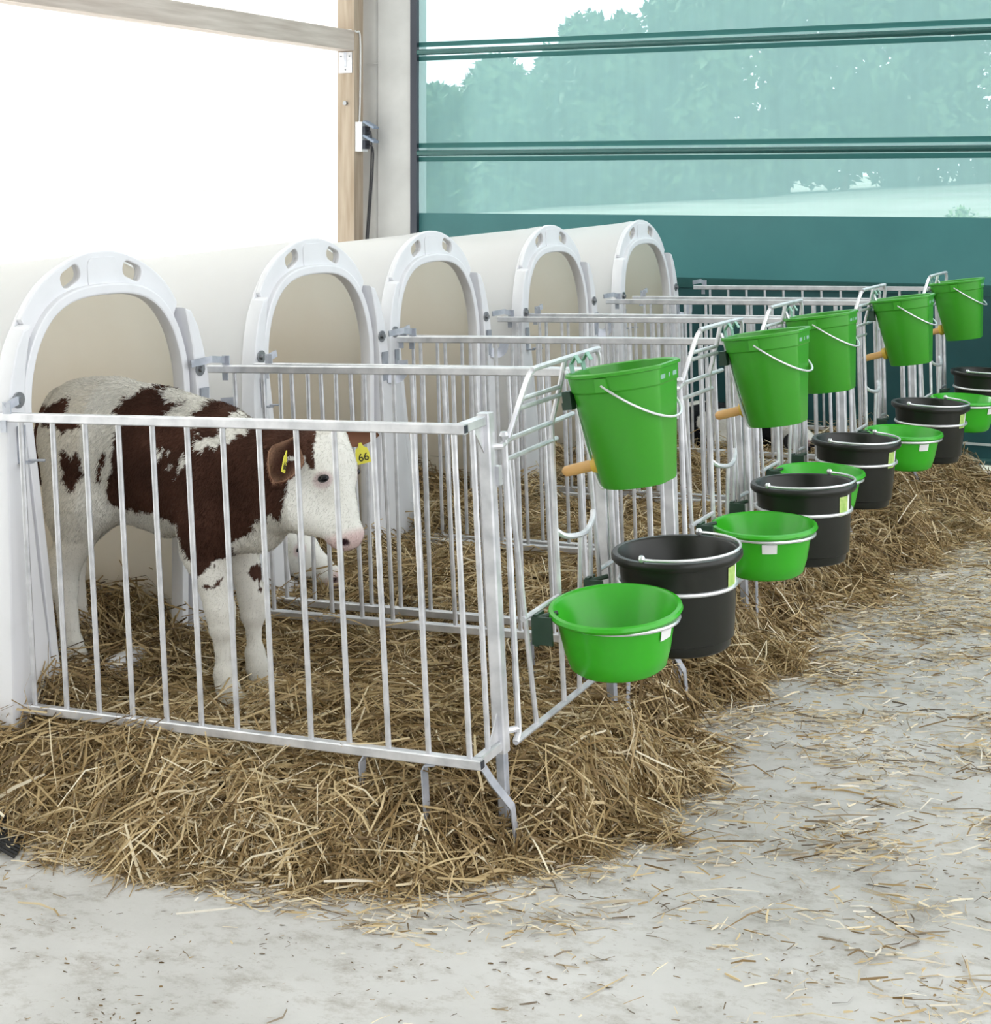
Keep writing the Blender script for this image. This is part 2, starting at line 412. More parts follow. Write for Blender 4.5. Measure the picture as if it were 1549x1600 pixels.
crown = [(.352, 1.293), (.381, 1.345), (.368, 1.366), (.345, 1.395), (.318, 1.420), (.290, 1.442), (.25, 1.466), (.208, 1.487), (.155, 1.508), (.105, 1.522), (.05, 1.531), (0, 1.533)]
side = [(.53, 0), (.505, .6), (.488, .95), (.472, 1.09), (.452, 1.18), (.425, 1.245)]
opening_half = [(.27, .242), (.298, .256), (.31, .285), (.325, .45), (.348, .70), (.368, .90), (.380, 1.02), (.383, 1.07), (.380, 1.12), (.368, 1.18), (.344, 1.245), (.31, 1.298), (.268, 1.341), (.215, 1.373), (.15, 1.393), (.075, 1.402), (0, 1.404)]
def smooth_half(hh, sub=3):
    p = smooth_path([(a, b, 0) for a, b in hh], sub); return [(max(a, 0), b) for a, b, _ in p]
opening = smooth_half(opening_half)
op_poly = opening + [(-a, b) for a, b in reversed(opening) if a > 1e-6]
def slot(cv, ch, ang, wd=.105, ht=.062, n=5):
    r = .027; pts = []
    for (sx_, sy_, a0) in ((1, 1, 0), (-1, 1, 90), (-1, -1, 180), (1, -1, 270)):
        for i in range(n):
            a = math.radians(a0 + 90 * i / (n - 1))
            pts.append((sx_ * (wd / 2 - r) + r * math.cos(a), sy_ * (ht / 2 - r) + r * math.sin(a)))
    c, s_ = math.cos(math.radians(ang)), math.sin(math.radians(ang))
    return [(cv + a * c - b * s_, ch + a * s_ + b * c) for a, b in pts]
shell_half = [(.53, .0), (.515, .35), (.505, .6), (.49, .95), (.468, 1.12), (.425, 1.27), (.365, 1.365), (.29, 1.438), (.20, 1.487), (.10, 1.518), (0, 1.529)]
sh_s = smooth_path([(a, b, 0) for a, b in shell_half], 3)
front_outline = [(max(a, 0), b) for a, b, _ in sh_s] + [(-a, b) for a, b, _ in reversed(sh_s) if a > 1e-6]
crown_outline = [(.352, 1.293)] + crown[1:] + [(-a, b) for a, b in reversed(crown[1:]) if a > 1e-6] + [(-.352, 1.293)]
crown_in = [(a * 1.01, b + .004) for a, b in opening if b > 1.24]
crown_outline += [(-.352, 1.275)] + [(-a, b) for a, b in crown_in] + [(a, b) for a, b in reversed(crown_in)][1:] + [(.352, 1.275)]
me_crown = plate('crown_lip', [crown_outline, slot(-.155, 1.462, 24), slot(.15, 1.465, -20)], .020, .005, M['hutch_front'], -.001)
me_front = plate('front_panel', [front_outline, op_poly, slot(-.155, 1.462, 24), slot(.15, 1.465, -20)], .012, .003, M['hutch_front'], -.012)
# moulded rim round the doorway
ring_pts = [(a, b) for a, b in opening if b > .25]
outer_pts = []
full = opening + [(-a, b) for a, b in reversed(opening) if a > 1e-6]
nfull = len(full)
for i, (a, b) in enumerate(full):
    p, q = full[i - 1], full[(i + 1) % nfull]; tx, ty = q[0] - p[0], q[1] - p[1]; L_ = math.hypot(tx, ty)
    outer_pts.append((a + ty / L_ * .022, b - tx / L_ * .022))
me_ring = plate('door_rim', [outer_pts, op_poly], .044, .007, M['hutch_front'], -.006)
pil_out = [(.535, 0), (.515, .6), (.503, .95), (.490, 1.09), (.472, 1.18), (.445, 1.26), (.412, 1.312)]
pil_in = [(.392, 1.318), (.420, 1.20), (.432, 1.05), (.424, .85), (.402, .6), (.365, .30), (.355, .20), (.345, 0)]
me_pilR = plate('side_flange', [pil_out + pil_in], .058, .008, M['hutch_front'], -.004)
me_pilL = plate('side_flange', [[(-a, b) for a, b in pil_out + pil_in]], .058, .008, M['hutch_front'], -.004)
me_sill = MB().rail((.022, -.335, .12), (.022, .335, .12), .05, .235, .008).mesh('door_sill', M['hutch_front'])
me_badge = plate('embossed_badge', [slot(0, 1.466, 0, .15, .10)], .003, .001, M['hutch_front'], 0.019)

def shell_mesh(name, inset, mt):
    half = [(.53, .0), (.515, .35), (.505, .6), (.49, .95), (.468, 1.12), (.425, 1.27), (.365, 1.365), (.29, 1.438), (.20, 1.487), (.10, 1.518), (0, 1.529)]
    hp = smooth_half(half, 3)
    prof = hp + [(-a, b) for a, b in reversed(hp) if a > 1e-6]
    xs = [(-.006, 1, 1), (-.05, 1.0, 1.0), (-.12, 1.012, .992), (-.6, 1.01, .957), (-1.2, .99, .915), (-1.7, .97, .875), (-1.95, .95, .855), (-2.06, .90, .83), (-2.11, .78, .78), (-2.13, .5, .62)]
    vs = []; fs = []; n_ = len(prof)
    for (x, sv, sh) in xs:
        for (a, b) in prof:
            aa = a * sv; bb = b * sh
            if inset: aa *= (1 - inset / .5); bb = bb - inset * (b / 1.5); x2 = x * .985 - .008
            else: x2 = x
            vs.append((x2, aa, max(bb, .0)))
    for i in range(len(xs) - 1):
        for k in range(n_ - 1):
            fs.append((i * n_ + k, i * n_ + k + 1, (i + 1) * n_ + k + 1, (i + 1) * n_ + k))
    fs.append(tuple((len(xs) - 1) * n_ + k for k in range(n_)))
    return MB().add(vs, fs).mesh(name, mt, 60)
me_shell = shell_mesh('shell', 0, M['hutch'])
me_skin = shell_mesh('inner_skin', .014, M['glow_skin'])
me_bolt = MB().tube([(0, 0, 0), (.006, 0, 0)], .024, 14).tube([(.006, 0, 0), (.016, 0, 0)], .011, 6).mesh('bolt', M['steel'])
me_latch = MB().box((.003, 0, 0), (.006, .045, .12)).sweep([(-.022, -.002), (.022, -.002), (.022, .002), (-.022, .002)], smooth_path([(.006, .018, -.05), (.03, .05, -.055), (.05, .065, -.03), (.05, .065, .02)], 4), (1, 0, 0)).mesh('latch_hook', M['galv_dull'])
me_lbr = MB().box((.003, 0, 0), (.006, .030, .11)).box((.02, .0, -.052), (.04, .03, .005)).tube([(.03, .0, -.045), (.075, .02, -.045)], .004, 6).mesh('pin_bracket', M['galv_dull'])
wheel = MB().lathe([(.0, -.022), (.05, -.025), (.075, -.02), (.08, -.01), (.08, .01), (.075, .02), (.05, .025), (0, .022)], 24, close=False)
me_wheel = wheel.mesh('wheel', M['rubber'])

LEAN = .06
for me in (me_crown, me_front, me_ring, me_pilR, me_pilL, me_sill, me_badge, me_shell, me_skin):
    nv = len(me.vertices); co = np.empty(nv * 3); me.vertices.foreach_get('co', co); co = co.reshape(-1, 3)
    co[:, 0] -= LEAN * (co[:, 2] - .6); me.vertices.foreach_set('co', co.ravel()); me.update()
def lean_x(x, z): return x - LEAN * (z - .6)

HX = [-3.36, -3.39, -3.44, -3.37, -3.36]
HYC = [4.185, 5.505, 6.61, 7.815, 9.135]
hlabels = ['nearest white plastic calf hutch with the brown and white calf in its doorway',
           'second white calf hutch from the front, a white calf head resting on its sill',
           'third white calf hutch from the front, empty doorway set slightly back',
           'fourth white calf hutch from the front, between the third and the farthest',
           'farthest white calf hutch standing against the teal curtain']
for i in range(5):
    h = thing('calf_hutch', hlabels[i], 'hutch', (HX[i], HYC[i], 0), group='white calf hutches in a row')
    for nm, me in (('shell', me_shell), ('inner_skin', me_skin), ('front_panel', me_front), ('crown_lip', me_crown), ('door_rim', me_ring), ('side_flange', me_pilL), ('side_flange', me_pilR), ('door_sill', me_sill), ('embossed_badge', me_badge)):
        link(nm, me, h)
    for sy, z in ((-.455, 1.115), (.445, 1.115)):
        link('bolt', me_bolt, h, loc=(lean_x(.054, z), sy, z))
    link('latch_hook', me_latch, h, loc=(lean_x(.054, .99), .46, .99))
    link('pin_bracket', me_lbr, h, loc=(lean_x(.054, .99), -.452, .985))
    for sy in (-.47, .47):
        link('wheel', me_wheel, h, loc=(.14, sy * .95, .115), rot=(math.radians(90), 0, 0))

# ------------------------------------------------------------------ pens
W, LP, HP = 1.08, 1.55, .848
me_cache = {}
def shared(key, fn):
    if key not in me_cache: me_cache[key] = fn()
    return me_cache[key]

def build_pen():
    root = thing('calf_pen')
    G = M['galv']
    rail_me = MB().rail((0, 0, 0), (LP, 0, 0), .026, .026, .003).mesh('top_rail', G, smooth=False)
    brail_me = rail_me.copy(); brail_me.name = 'bottom_rail'
    end_me = MB().box((0, 0, 0), (.002, .019, .019)).mesh('rail_end_dark', M['dark'], smooth=False)  # dark square stands in for the shade inside the open tube
    pick_me = MB().tube([(0, 0, .011), (0, 0, HP - .011)], .0078, 8).mesh('picket', G)
    for v in (0, W):
        link('top_rail', rail_me, root, loc=(0, v, HP)); link('bottom_rail', brail_me, root, loc=(0, v, 0))
        for zz in (0, HP): link('rail_end_dark', end_me, root, loc=(LP + .0005, v, zz))
        for k in range(13):
            link('picket', pick_me, root, loc=(.105 + k * (LP - .14) / 12, v, 0))
        sgn = 1 if v == 0 else -1
        # hinge arm to the hutch bolt and its plate
        vb = .05 if v == 0 else .90
        arm = MB().sweep([(-.003, -.012), (.003, -.012), (.003, .012), (-.003, .012)], [(.055, vb, HP + .04), (.075, (vb + v) / 2, HP + .045), (.06, v - .012 * sgn, HP + .03)], (0, 0, 1))
        arm.box((.065, v - .010 * sgn, HP + .018), (.030, .005, .055)).box((.055, v - .016 * sgn, HP - .025), (.022, .005, .035))
        arm.obj('hinge_arm', M['galv_dull'], root, smooth=False)
        # lower pivot
        MB().tube([(-.02, v + .005 * sgn, .01), (-.02, v + .14 * sgn, .03)], .018, 10).tube([(-.02, v + .03 * sgn, .013), (-.02, v + .05 * sgn, .017)], .026, 10).obj('pivot_tube', G, root)
        # corner rail to the gate post, with its own picket
        vp = v + .15 * sgn
        MB().rail((LP - .02, v + .013 * sgn, HP), (LP - .02, vp, HP), .026, .026, .003).obj('corner_rail', G, root, smooth=False)
        MB().rail((LP - .02, v + .013 * sgn, 0), (LP - .02, vp, 0), .026, .026, .003).obj('corner_rail', G, root, smooth=False)
        link('picket', pick_me, root, loc=(LP - .02, v + .075 * sgn, 0))
        MB().rail((LP - .018, vp, -.02), (LP - .018, vp, HP + .018), .036, .036, .004, (1, 0, 0)).obj('post', G, root, smooth=False)
        for zz, dz in ((HP - .015, -.07), (.015, .07)):
            MB().add([(LP - .02, vp - .018 * sgn, zz), (LP - .02, vp - .075 * sgn, zz), (LP - .02, vp - .018 * sgn, zz + dz), (LP - .016, vp - .018 * sgn, zz), (LP - .016, vp - .075 * sgn, zz), (LP - .016, vp - .018 * sgn, zz + dz)], [(0, 1, 2), (5, 4, 3), (0, 3, 4, 1), (1, 4, 5, 2), (2, 5, 3, 0)]).obj('gusset', G, root, smooth=False)
        # feet under the frame
        strip = [(-.016, -.002), (.016, -.002), (.016, .002), (-.016, .002)]
        MB().sweep(strip, [(LP - .13, v, -.012), (LP - .16, v, -.016), (LP - .168, v, -.03), (LP - .165, v, -.26)], (1, 0, 0)).obj('foot', M['galv_dull'], root, smooth=False)
        MB().sweep(strip, [(LP - .34, v, -.012), (LP - .352, v, -.03), (LP - .35, v, -.24)], (1, 0, 0)).obj('foot', M['galv_dull'], root, smooth=False)
        MB().sweep([(a * .75, b) for a, b in strip], [(LP - .01, v + .02 * sgn, -.012), (LP + .0, v + .05 * sgn, -.06), (LP + .02, v + .12 * sgn, -.15), (LP + .02, v + .14 * sgn, -.27)], (1, 0, 0)).obj('foot', M['galv_dull'], root, smooth=False)
        MB().rail((LP - .018, vp, -.27), (LP - .018, vp, -.02), .026, .026, .003, (1, 0, 0)).obj('foot', M['galv_dull'], root, smooth=False)
    # gate with head gap, hoops for the bowl and bucket
    U = LP + .012
    g = MB().tube([(U, .175, 0), (U, .955, 0)], .009, 8).tube([(U, .175, .0), (U, .195, .02), (U, .195, .80)], .009, 8).tube([(U, .94, 0), (U, .92, .02), (U, .92, .80)], .009, 8)
    g.tube([(U - .03, .15, .775), (U, .175, .775), (U, .225, .785)], .009, 8).tube([(U - .03, .15, .03), (U, .195, .03)], .009, 8)
    g.tube([(U - .03, .95, .775), (U, .92, .775)], .009, 8)
    g.box((U - .012, .168, .70), (.02, .02, .05)).sphere((U, .195, .80), .014, 8)
    gate = g.obj('gate', M['galv'], root)
    def bar(pts, r=.0075, sub=0):
        MB().tube(smooth_path(pts, 5) if sub else pts, r, 8).obj('gate_bar', M['galv'], gate)
    bar([(U, .225, .785), (U, .36, .785), (U, .66, .785)])
    bar([(U, .20, .735), (U, .535, .735)])
    bar([(U, .22, .79), (U + .035, .275, .93), (U + .043, .30, .955), (U + .047, .33, .962), (U + .05, .72, .962), (U + .05, .745, .955), (U + .05, .755, .92), (U + .03, .76, .80)], .008, 1)
    bar([(U + .02, .255, .885), (U + .03, .50, .885)], .007); bar([(U + .018, .25, .862), (U + .03, .515, .862)], .007)
    bar([(U + .05, .505, .962), (U + .035, .505, .90), (U, .505, .78), (U, .50, .50), (U, .50, 0)], .008)
    bar([(U, .21, .735), (U, .255, .40), (U, .31, 0)])
    bar([(U, .503, .482), (U + .015, .53, .462), (U + .028, .60, .45), (U + .028, .66, .452), (U + .012, .74, .466), (U, .775, .48)], .0085, 1)
    bar([(U + .026, .61, .448), (U, .61, 0)]); bar([(U + .018, .705, .455), (U, .706, 0)])
    bar([(U, .765, .785), (U, .772, .575), (U, .795, .36), (U, .82, 0)])
    bar([(U, .77, .785), (U, .92, .785)]); bar([(U, .77, .735), (U, .92, .735)])
    bar([(U, .92, .30), (U, .80, .30)]); bar([(U, .255, .30), (U, .50, .30)])
    for (vc, uc, zc, r) in ((.43, .197, .277, .1685), (.80, .243, .285, .170)):
        ring = [(U + uc + r * math.cos(a), vc + r * math.sin(a), zc - .006 * math.cos(a)) for a in [2 * math.pi * k / 40 for k in range(40)]]
        MB().tube(ring, .0065, 8, closed=True).obj('bucket_hoop', M['wire'], gate)
        MB().box((U + .012, vc - .10, zc - .02), (.012, .05, .085)).box((U + .032, vc - .125, zc - .02), (.06, .006, .075)).tube([(U + .01, vc - .12, zc + .01), (U + .06, vc - .08, zc + .02)], .007, 6).obj('hoop_bracket', M['clip'], gate, smooth=False)
    MB().tube(smooth_path([(U + .05, .505, .93), (U + .07, .51, .86), (U + .10, .515, .72), (U + .125, .52, .63), (U + .14, .52, .605), (U + .155, .52, .62)], 4), .006, 8).obj('bucket_stay', M['wire'], gate)
    return root

PX = [-3.35 + d for d in (0, .02, -.08, .02, .08)]
PY = [3.70, 5.01, 6.20, 7.385, 8.71]
PZ = [.223, .238, .236, .25, .255]
PT = [.041, .035, .031, .025, .021]
PR = [.028, .005, .0, .0, .0]
plabels = ['nearest galvanized calf pen, with the brown and white calf standing inside',
           'second galvanized calf pen from the front, between the nearest pen and the set back one',
           'third galvanized calf pen from the front, set slightly back from its neighbours',
           'fourth galvanized calf pen from the front, empty straw inside',
           'farthest galvanized calf pen, beside the curtain with a black and white calf']
pens = []
pen0 = build_pen()
for i in range(5):
    p = pen0 if i == 0 else copy_tree(pen0)
    p.location = (PX[i], PY[i], PZ[i]); p.rotation_euler = (PR[i], -PT[i], 0)
    tag(p, plabels[i], 'pen', 'galvanized pens in front of the hutches'); pens.append(p)
def tune_hoops():
    for i in range(5):
        gt = [c for c in pens[i].children if c.name.startswith('gate')][0]
        hp_ = sorted([c for c in gt.children if c.name.startswith('bucket_hoop')], key=lambda o: sum(v.co.y for v in o.data.vertices) / len(o.data.vertices))
        hp_[0].location = (0, BWV[i] - .43, BWZ[i] - .302); hp_[1].location = (0, BKV[i] - .80, BKZ[i] - .372)
def pen_mat(i):
    return Matrix.Translation((PX[i], PY[i], PZ[i])) @ Euler((PR[i], -PT[i], 0)).to_matrix().to_4x4()

# ------------------------------------------------------------------ teat buckets
def build_teat_bucket():
    root = thing('teat_bucket')
    R0, R1, H = .152, .104, .315
    def ra(z): return R0 + (R1 - R0) * (-z / H)
    prof = [(R1 * .96, -H), (R1, -H + .006), (ra(-.05), -.05), (ra(-.045) + .004, -.045), (R0 + .002, -.006), (R0 + .009, -.004), (R0 + .010, .004), (R0 + .004, .007), (R0 - .004, .004), (R0 - .006, -.01), (R1 - .005, -H + .012), (.001, -H + .012)]
    MB().lathe(prof, 72, (.89, .885), close=False).lathe([(.001, -H), (R1 * .96, -H)], 72, (.89, .885), close=False).obj('body', M['green'], root, angle=30)
    # scale marks / slots moulded below the rim
    xf = R0 * .885
    for yy, wd in ((-.045, .03), (.0, .008), (.04, .026)):
        MB().box((xf - .006, yy, -.028), (.012, wd, .012), (0, .15, 0)).obj('rim_slot', M['hook'], root, smooth=False)
    for sy in (-1, 1):
        MB().box((0, sy * (R0 + .001), -.026), (.034, .012, .036)).obj('handle_lug', M['green'], root, smooth=False)
    pts = []
    for k in range(25):
        a = math.pi * k / 24; r = .168
        pts.append((.175 * math.sin(a) * .80, -R0 * 1.04 * math.cos(a), -.026 - .175 * math.sin(a) * .66))
    MB().tube(pts, .0036, 8).obj('handle', M['wire'], root)
    zt = -.255; xb = -ra(zt) * .89
    teat = MB().lathe([(.001, .0), (.009, .002), (.014, .008), (.0155, .016), (.016, .04), (.016, .125)], 18, close=False).obj('teat', M['teat'], root, loc=(xb - .128, 0, zt - .016), rot=(0, math.radians(90) - .14, 0))
    MB().lathe([(.016, .098), (.026, .100), (.028, .105), (.028, .118), (.022, .122), (.022, .140)], 16, close=True).obj('teat_nut', M['nut'], teat)
    for sy in (-.035, .04):
        MB().sweep([(-.011, -.002), (.011, -.002), (.011, .002), (-.011, .002)], [(-R0 * .87, sy, -.06), (-R0 * .89, sy, .0), (-R0 * .9, sy, .03), (-R0 * .78, sy, .052), (-R0 * .72, sy, .03)], (1, 0, 0)).obj('hanging_hook', M['hook'], root, smooth=False)
    MB().box((-R0 * .92, -.075, -.065), (.025, .03, .05)).box((-R0 * .98, -.075, -.08), (.02, .02, .02)).obj('clip', M['clip'], root, smooth=False)
    return root
tb0 = build_teat_bucket()
tb_lab = ['nearest and largest green teat bucket, hanging above the front black bucket',
          'second green teat bucket from the front, teat poking left through the gate',
          'third green teat bucket, partly hidden behind the second one',
          'fourth green teat bucket from the front, hanging against the dark curtain',
          'farthest green teat bucket at the right, its teat hidden by the fourth']
TBX = [.045, .03, .02, .015, -.01]; TBZ = [-.021, -.031, -.044, -.046, -.031]
TBV = [.53, .565, .555, .54, .48]
for i in range(5):
    b = tb0 if i == 0 else copy_tree(tb0)
    b.matrix_world = pen_mat(i) @ Matrix.Translation((LP + .178 + TBX[i], TBV[i], .955 + TBZ[i])) @ Euler((0, -.11, .02 * (i - 2))).to_matrix().to_4x4()
    tag(b, tb_lab[i], 'bucket', 'green teat buckets on the pen gates')

# ------------------------------------------------------------------ bowls and black buckets
def build_bowl():
    root = thing('feed_bowl')
    R, Rb, H = .172, .132, .165
    prof = [(.001, -H), (Rb - .012, -H), (Rb, -H + .01), (Rb + .012, -H + .05), (R - .012, -.03), (R - .008, -.016), (R + .006, -.014), (R + .011, -.006), (R + .008, .003), (R - .002, .005), (R - .010, -.002), (R - .016, -.025), (R - .022, -.03), (Rb - .004, -H + .03), (Rb - .02, -H + .014), (.001, -H + .012)]
    MB().lathe(prof, 64, close=False).obj('body', M['green_bowl'], root, angle=50)
    return root
def sticker(parent, name, R, ang, z0, z1, wd, mt, taper=0.0, off=.0015):
    vs = []; fs = []; n_ = 6
    for k in range(n_ + 1):
        a = ang + wd / R * (k / n_ - .5)
        for zz, rr in ((z0, R - taper + off), (z1, R + off)):
            vs.append((rr * math.cos(a), rr * math.sin(a), zz))
    for k in range(n_): fs.append((2 * k, 2 * k + 2, 2 * k + 3, 2 * k + 1))
    o = MB().add(vs, fs).mesh(name, mt)
    return link(name, o, parent)
def build_black():
    root = thing('water_bucket')
    R, Rw, H = .190, .170, .275
    prof = [(.001, -H), (Rw - .035, -H), (Rw - .028, -H + .006), (Rw - .026, -H + .03), (Rw - .016, -H + .034), (Rw - .008, -.15), (Rw, -.02), (R - .006, -.022), (R, -.014), (R, -.002), (R - .004, .004), (Rw + .002, .004), (Rw - .004, -.002), (Rw - .014, -.15), (Rw - .032, -H + .03), (.001, -H + .012)]
    MB().lathe(prof, 64, close=False).obj('body', M['black'], root, angle=45)
    sticker(root, 'label_sticker', .1695, -.24, -.10, -.032, .05, M['sticker_green'], .0045)
    sticker(root, 'label_sticker', .1695, -.05, -.097, -.030, .014, M['sticker'], .0045)
    pts = []
    for k in range(31):
        a = -math.pi * .62 + math.pi * 1.06 * k / 30
        pts.append(((R - .006) * math.cos(a), (R - .006) * math.sin(a), .012))
    MB().tube(pts, .0042, 8).obj('handle', M['wire'], root)
    for a in (-math.pi * .62, math.pi * .44):
        MB().sphere(((R - .006) * math.cos(a), (R - .006) * math.sin(a), .014), .011, 10).obj('handle_lug', M['wire'], root)
    return root
bowl0 = build_bowl(); blk0 = build_black()
bowl_lab = ['nearest bright green feed bowl, low on the front gate',
            'second green feed bowl from the front, white sticker on its side',
            'third green feed bowl, mostly hidden behind a black bucket',
            'fourth green feed bowl from the front, tilted, between two black buckets',
            'farthest green feed bowl, peeping out right of the fourth black bucket']
blk_lab = ['nearest black water bucket, directly behind the nearest green bowl',
           'second black water bucket from the front, behind the second green bowl',
           'third black water bucket from the front, behind the mostly hidden bowl',
           'fourth black water bucket from the front, in front of the farthest bowl',
           'farthest black water bucket, cut off by the right picture edge']
BWX = [.08, .04, .02, .02, .02]
BWT = [.02, .03, .05, .06, .06]; BKT = [.0, .0, .05, .06, .05]
BWZ = [.302, .278, .28, .285, .29]; BKZ = [.372, .365, .35, .37, .40]
BWV = [.43, .46, .43, .42, .42]; BKV = [.80, .80, .86, .83, .80]
tune_hoops()
bowls = [bowl0] + [copy_tree(bowl0) for _ in range(4)]
for i in range(5):
    b = bowls[i]
    b.matrix_world = pen_mat(i) @ Matrix.Translation((LP + .207, BWV[i], BWZ[i])) @ Euler((BWX[i], BWT[i], 0)).to_matrix().to_4x4()
    tag(b, bowl_lab[i], 'bowl', 'green feed bowls on the gates')
    ang = [-.22, -1.18, -.75, -.75, -.4][i]
    sticker(b, 'label_sticker', .160, ang, -.062, -.030, .05, M['sticker'], .006, .004)
    k = blk0 if i == 0 else copy_tree(blk0)
    k.matrix_world = pen_mat(i) @ Matrix.Translation((LP + .258, BKV[i], BKZ[i])) @ Euler((0, BKT[i], [.15, -.1, -.03, -.03, 0][i])).to_matrix().to_4x4()
    tag(k, blk_lab[i], 'bucket', 'black water buckets on the gates')

# ------------------------------------------------------------------ straw
XF = [p + LP for p in PX]
_ph = rng.uniform(0, 6.28, (14, 2)); _fr = rng.uniform(3, 22, (14, 2)); _am = rng.uniform(.5, 1, 14) / (1 + np.abs(_fr).sum(1) * .06)
def bumps(x, y):
    s_ = np.zeros_like(x)
    for k in range(14): s_ += _am[k] * np.sin(_fr[k, 0] * x + _ph[k, 0]) * np.sin(_fr[k, 1] * y + _ph[k, 1])
    return s_
def sstep(a, b, x):
    t_ = np.clip((x - a) / (b - a), 0, 1); return t_ * t_ * (3 - 2 * t_)
def straw_h(x, y):
    x = np.asarray(x, float); y = np.asarray(y, float)
    xf = np.interp(y, [3.0, 3.7, 4.2, 4.8, 5.05, 5.3, 5.8, 6.15, 6.5, 6.9, 7.3, 7.6, 8.2, 8.6, 9.0, 9.6, 10], [-2.05, -1.55, -1.42, -1.52, -1.70, -1.62, -1.55, -1.62, -1.66, -1.6, -1.68, -1.52, -1.45, -1.5, -1.4, -1.45, -1.6])
    n_ = bumps(x, y)
    edge = xf + .075 * n_ + .02 * np.sin(31 * y + 9 * x) + .22 * sstep(5.8, 7.2, y)
    wx = .30 + .32 * sstep(5.6, 7, y)
    fx = 1 - sstep(0, 1, (x - (edge - wx)) / wx) ** 0.8
    ylo = np.interp(x, [-4, -3.0, -2.58, -2.25, -1.98, -1.77, -1.5], [3.42, 3.32, 3.30, 3.36, 3.52, 3.70, 3.92]) + .05 * n_ + .02 * np.sin(27 * x)
    fy = sstep(0, 1, (y - ylo) / .34) ** .75
    fb = 1 - sstep(9.78, 9.95, y)
    hgt = .188 + .03 * n_ + .05 * sstep(5, 6, y) + .055 * np.exp(-((x + 3.27) / .10) ** 2) * (y > 3.75)
    # dips between pens, extra in front of the doorways
    for yb in (4.90, 6.13, 7.32, 8.58): hgt = hgt - .05 * np.exp(-((y - yb) / .09) ** 2) * (x < -1.9)
    inside = sstep(-3.40, -3.62, -(-x)) if False else 1 - sstep(-3.62, -3.40, x)
    hgt = hgt + inside * .11
    return np.maximum(hgt * fx * fy * fb, 0)

def vnoise(P, f, seed=0):
    r_ = np.random.default_rng(seed); s_ = np.zeros(len(P))
    for k in range(10):
        d_ = r_.normal(0, 1, 3); d_ /= np.linalg.norm(d_); s_ += np.sin(P @ d_ * f * r_.uniform(.6, 1.7) + r_.uniform(0, 6.28))
    return s_ / 4.5
PAL = np.array([[.035, .022, .010], [.115, .072, .030], [.26, .172, .075], [.46, .335, .165], [.68, .545, .32], [.88, .80, .62]])
def palette(t_):
    t_ = np.clip(t_, 0, .9999) * (len(PAL) - 1); i = t_.astype(int); f = (t_ - i)[:, None]
    return PAL[i] * (1 - f) + PAL[i + 1] * f

def strands(px, py, pz, ln, wd, az, pitch, colt, bend=.15, grad=None, curl=True):
    n_ = len(px)
    d = np.stack([np.cos(az) * np.cos(pitch), np.sin(az) * np.cos(pitch), np.sin(pitch)], 1)
    if grad is not None: d[:, 2] += d[:, 0] * grad[0] + d[:, 1] * grad[1]
    d /= np.linalg.norm(d, axis=1)[:, None]
    rv = rng.normal(0, 1, (n_, 3)); rv[:, 2] *= .6
    sd = np.cross(d, rv); sd /= np.linalg.norm(sd, axis=1)[:, None] + 1e-9
    nb = np.cross(d, sd)
    c = np.stack([px, py, pz], 1); b_ = (rng.normal(0, bend, n_) * ln)[:, None]
    p0 = c - d * ln[:, None] / 2 ; p2 = c + d * ln[:, None] / 2; p1 = c + nb * b_ + sd * b_ * .5
    w_ = wd[:, None] / 2
    V = np.stack([p0 - sd * w_ * .8, p0 + sd * w_ * .8, p1 - sd * w_, p1 + sd * w_, p2 - sd * w_ * .6, p2 + sd * w_ * .6], 1)
    minz = .0015
    V[:, :, 2] = np.maximum(V[:, :, 2], minz + .002 * rng.random((n_, 1)))
    base = (np.arange(n_) * 6)[:, None]
    F = np.stack([base + np.array([[0, 1, 3, 2]]), base + np.array([[2, 3, 5, 4]])], 1).reshape(-1, 4)
    C = np.repeat(palette(colt), 6, axis=0)
    return V.reshape(-1, 3), F, C

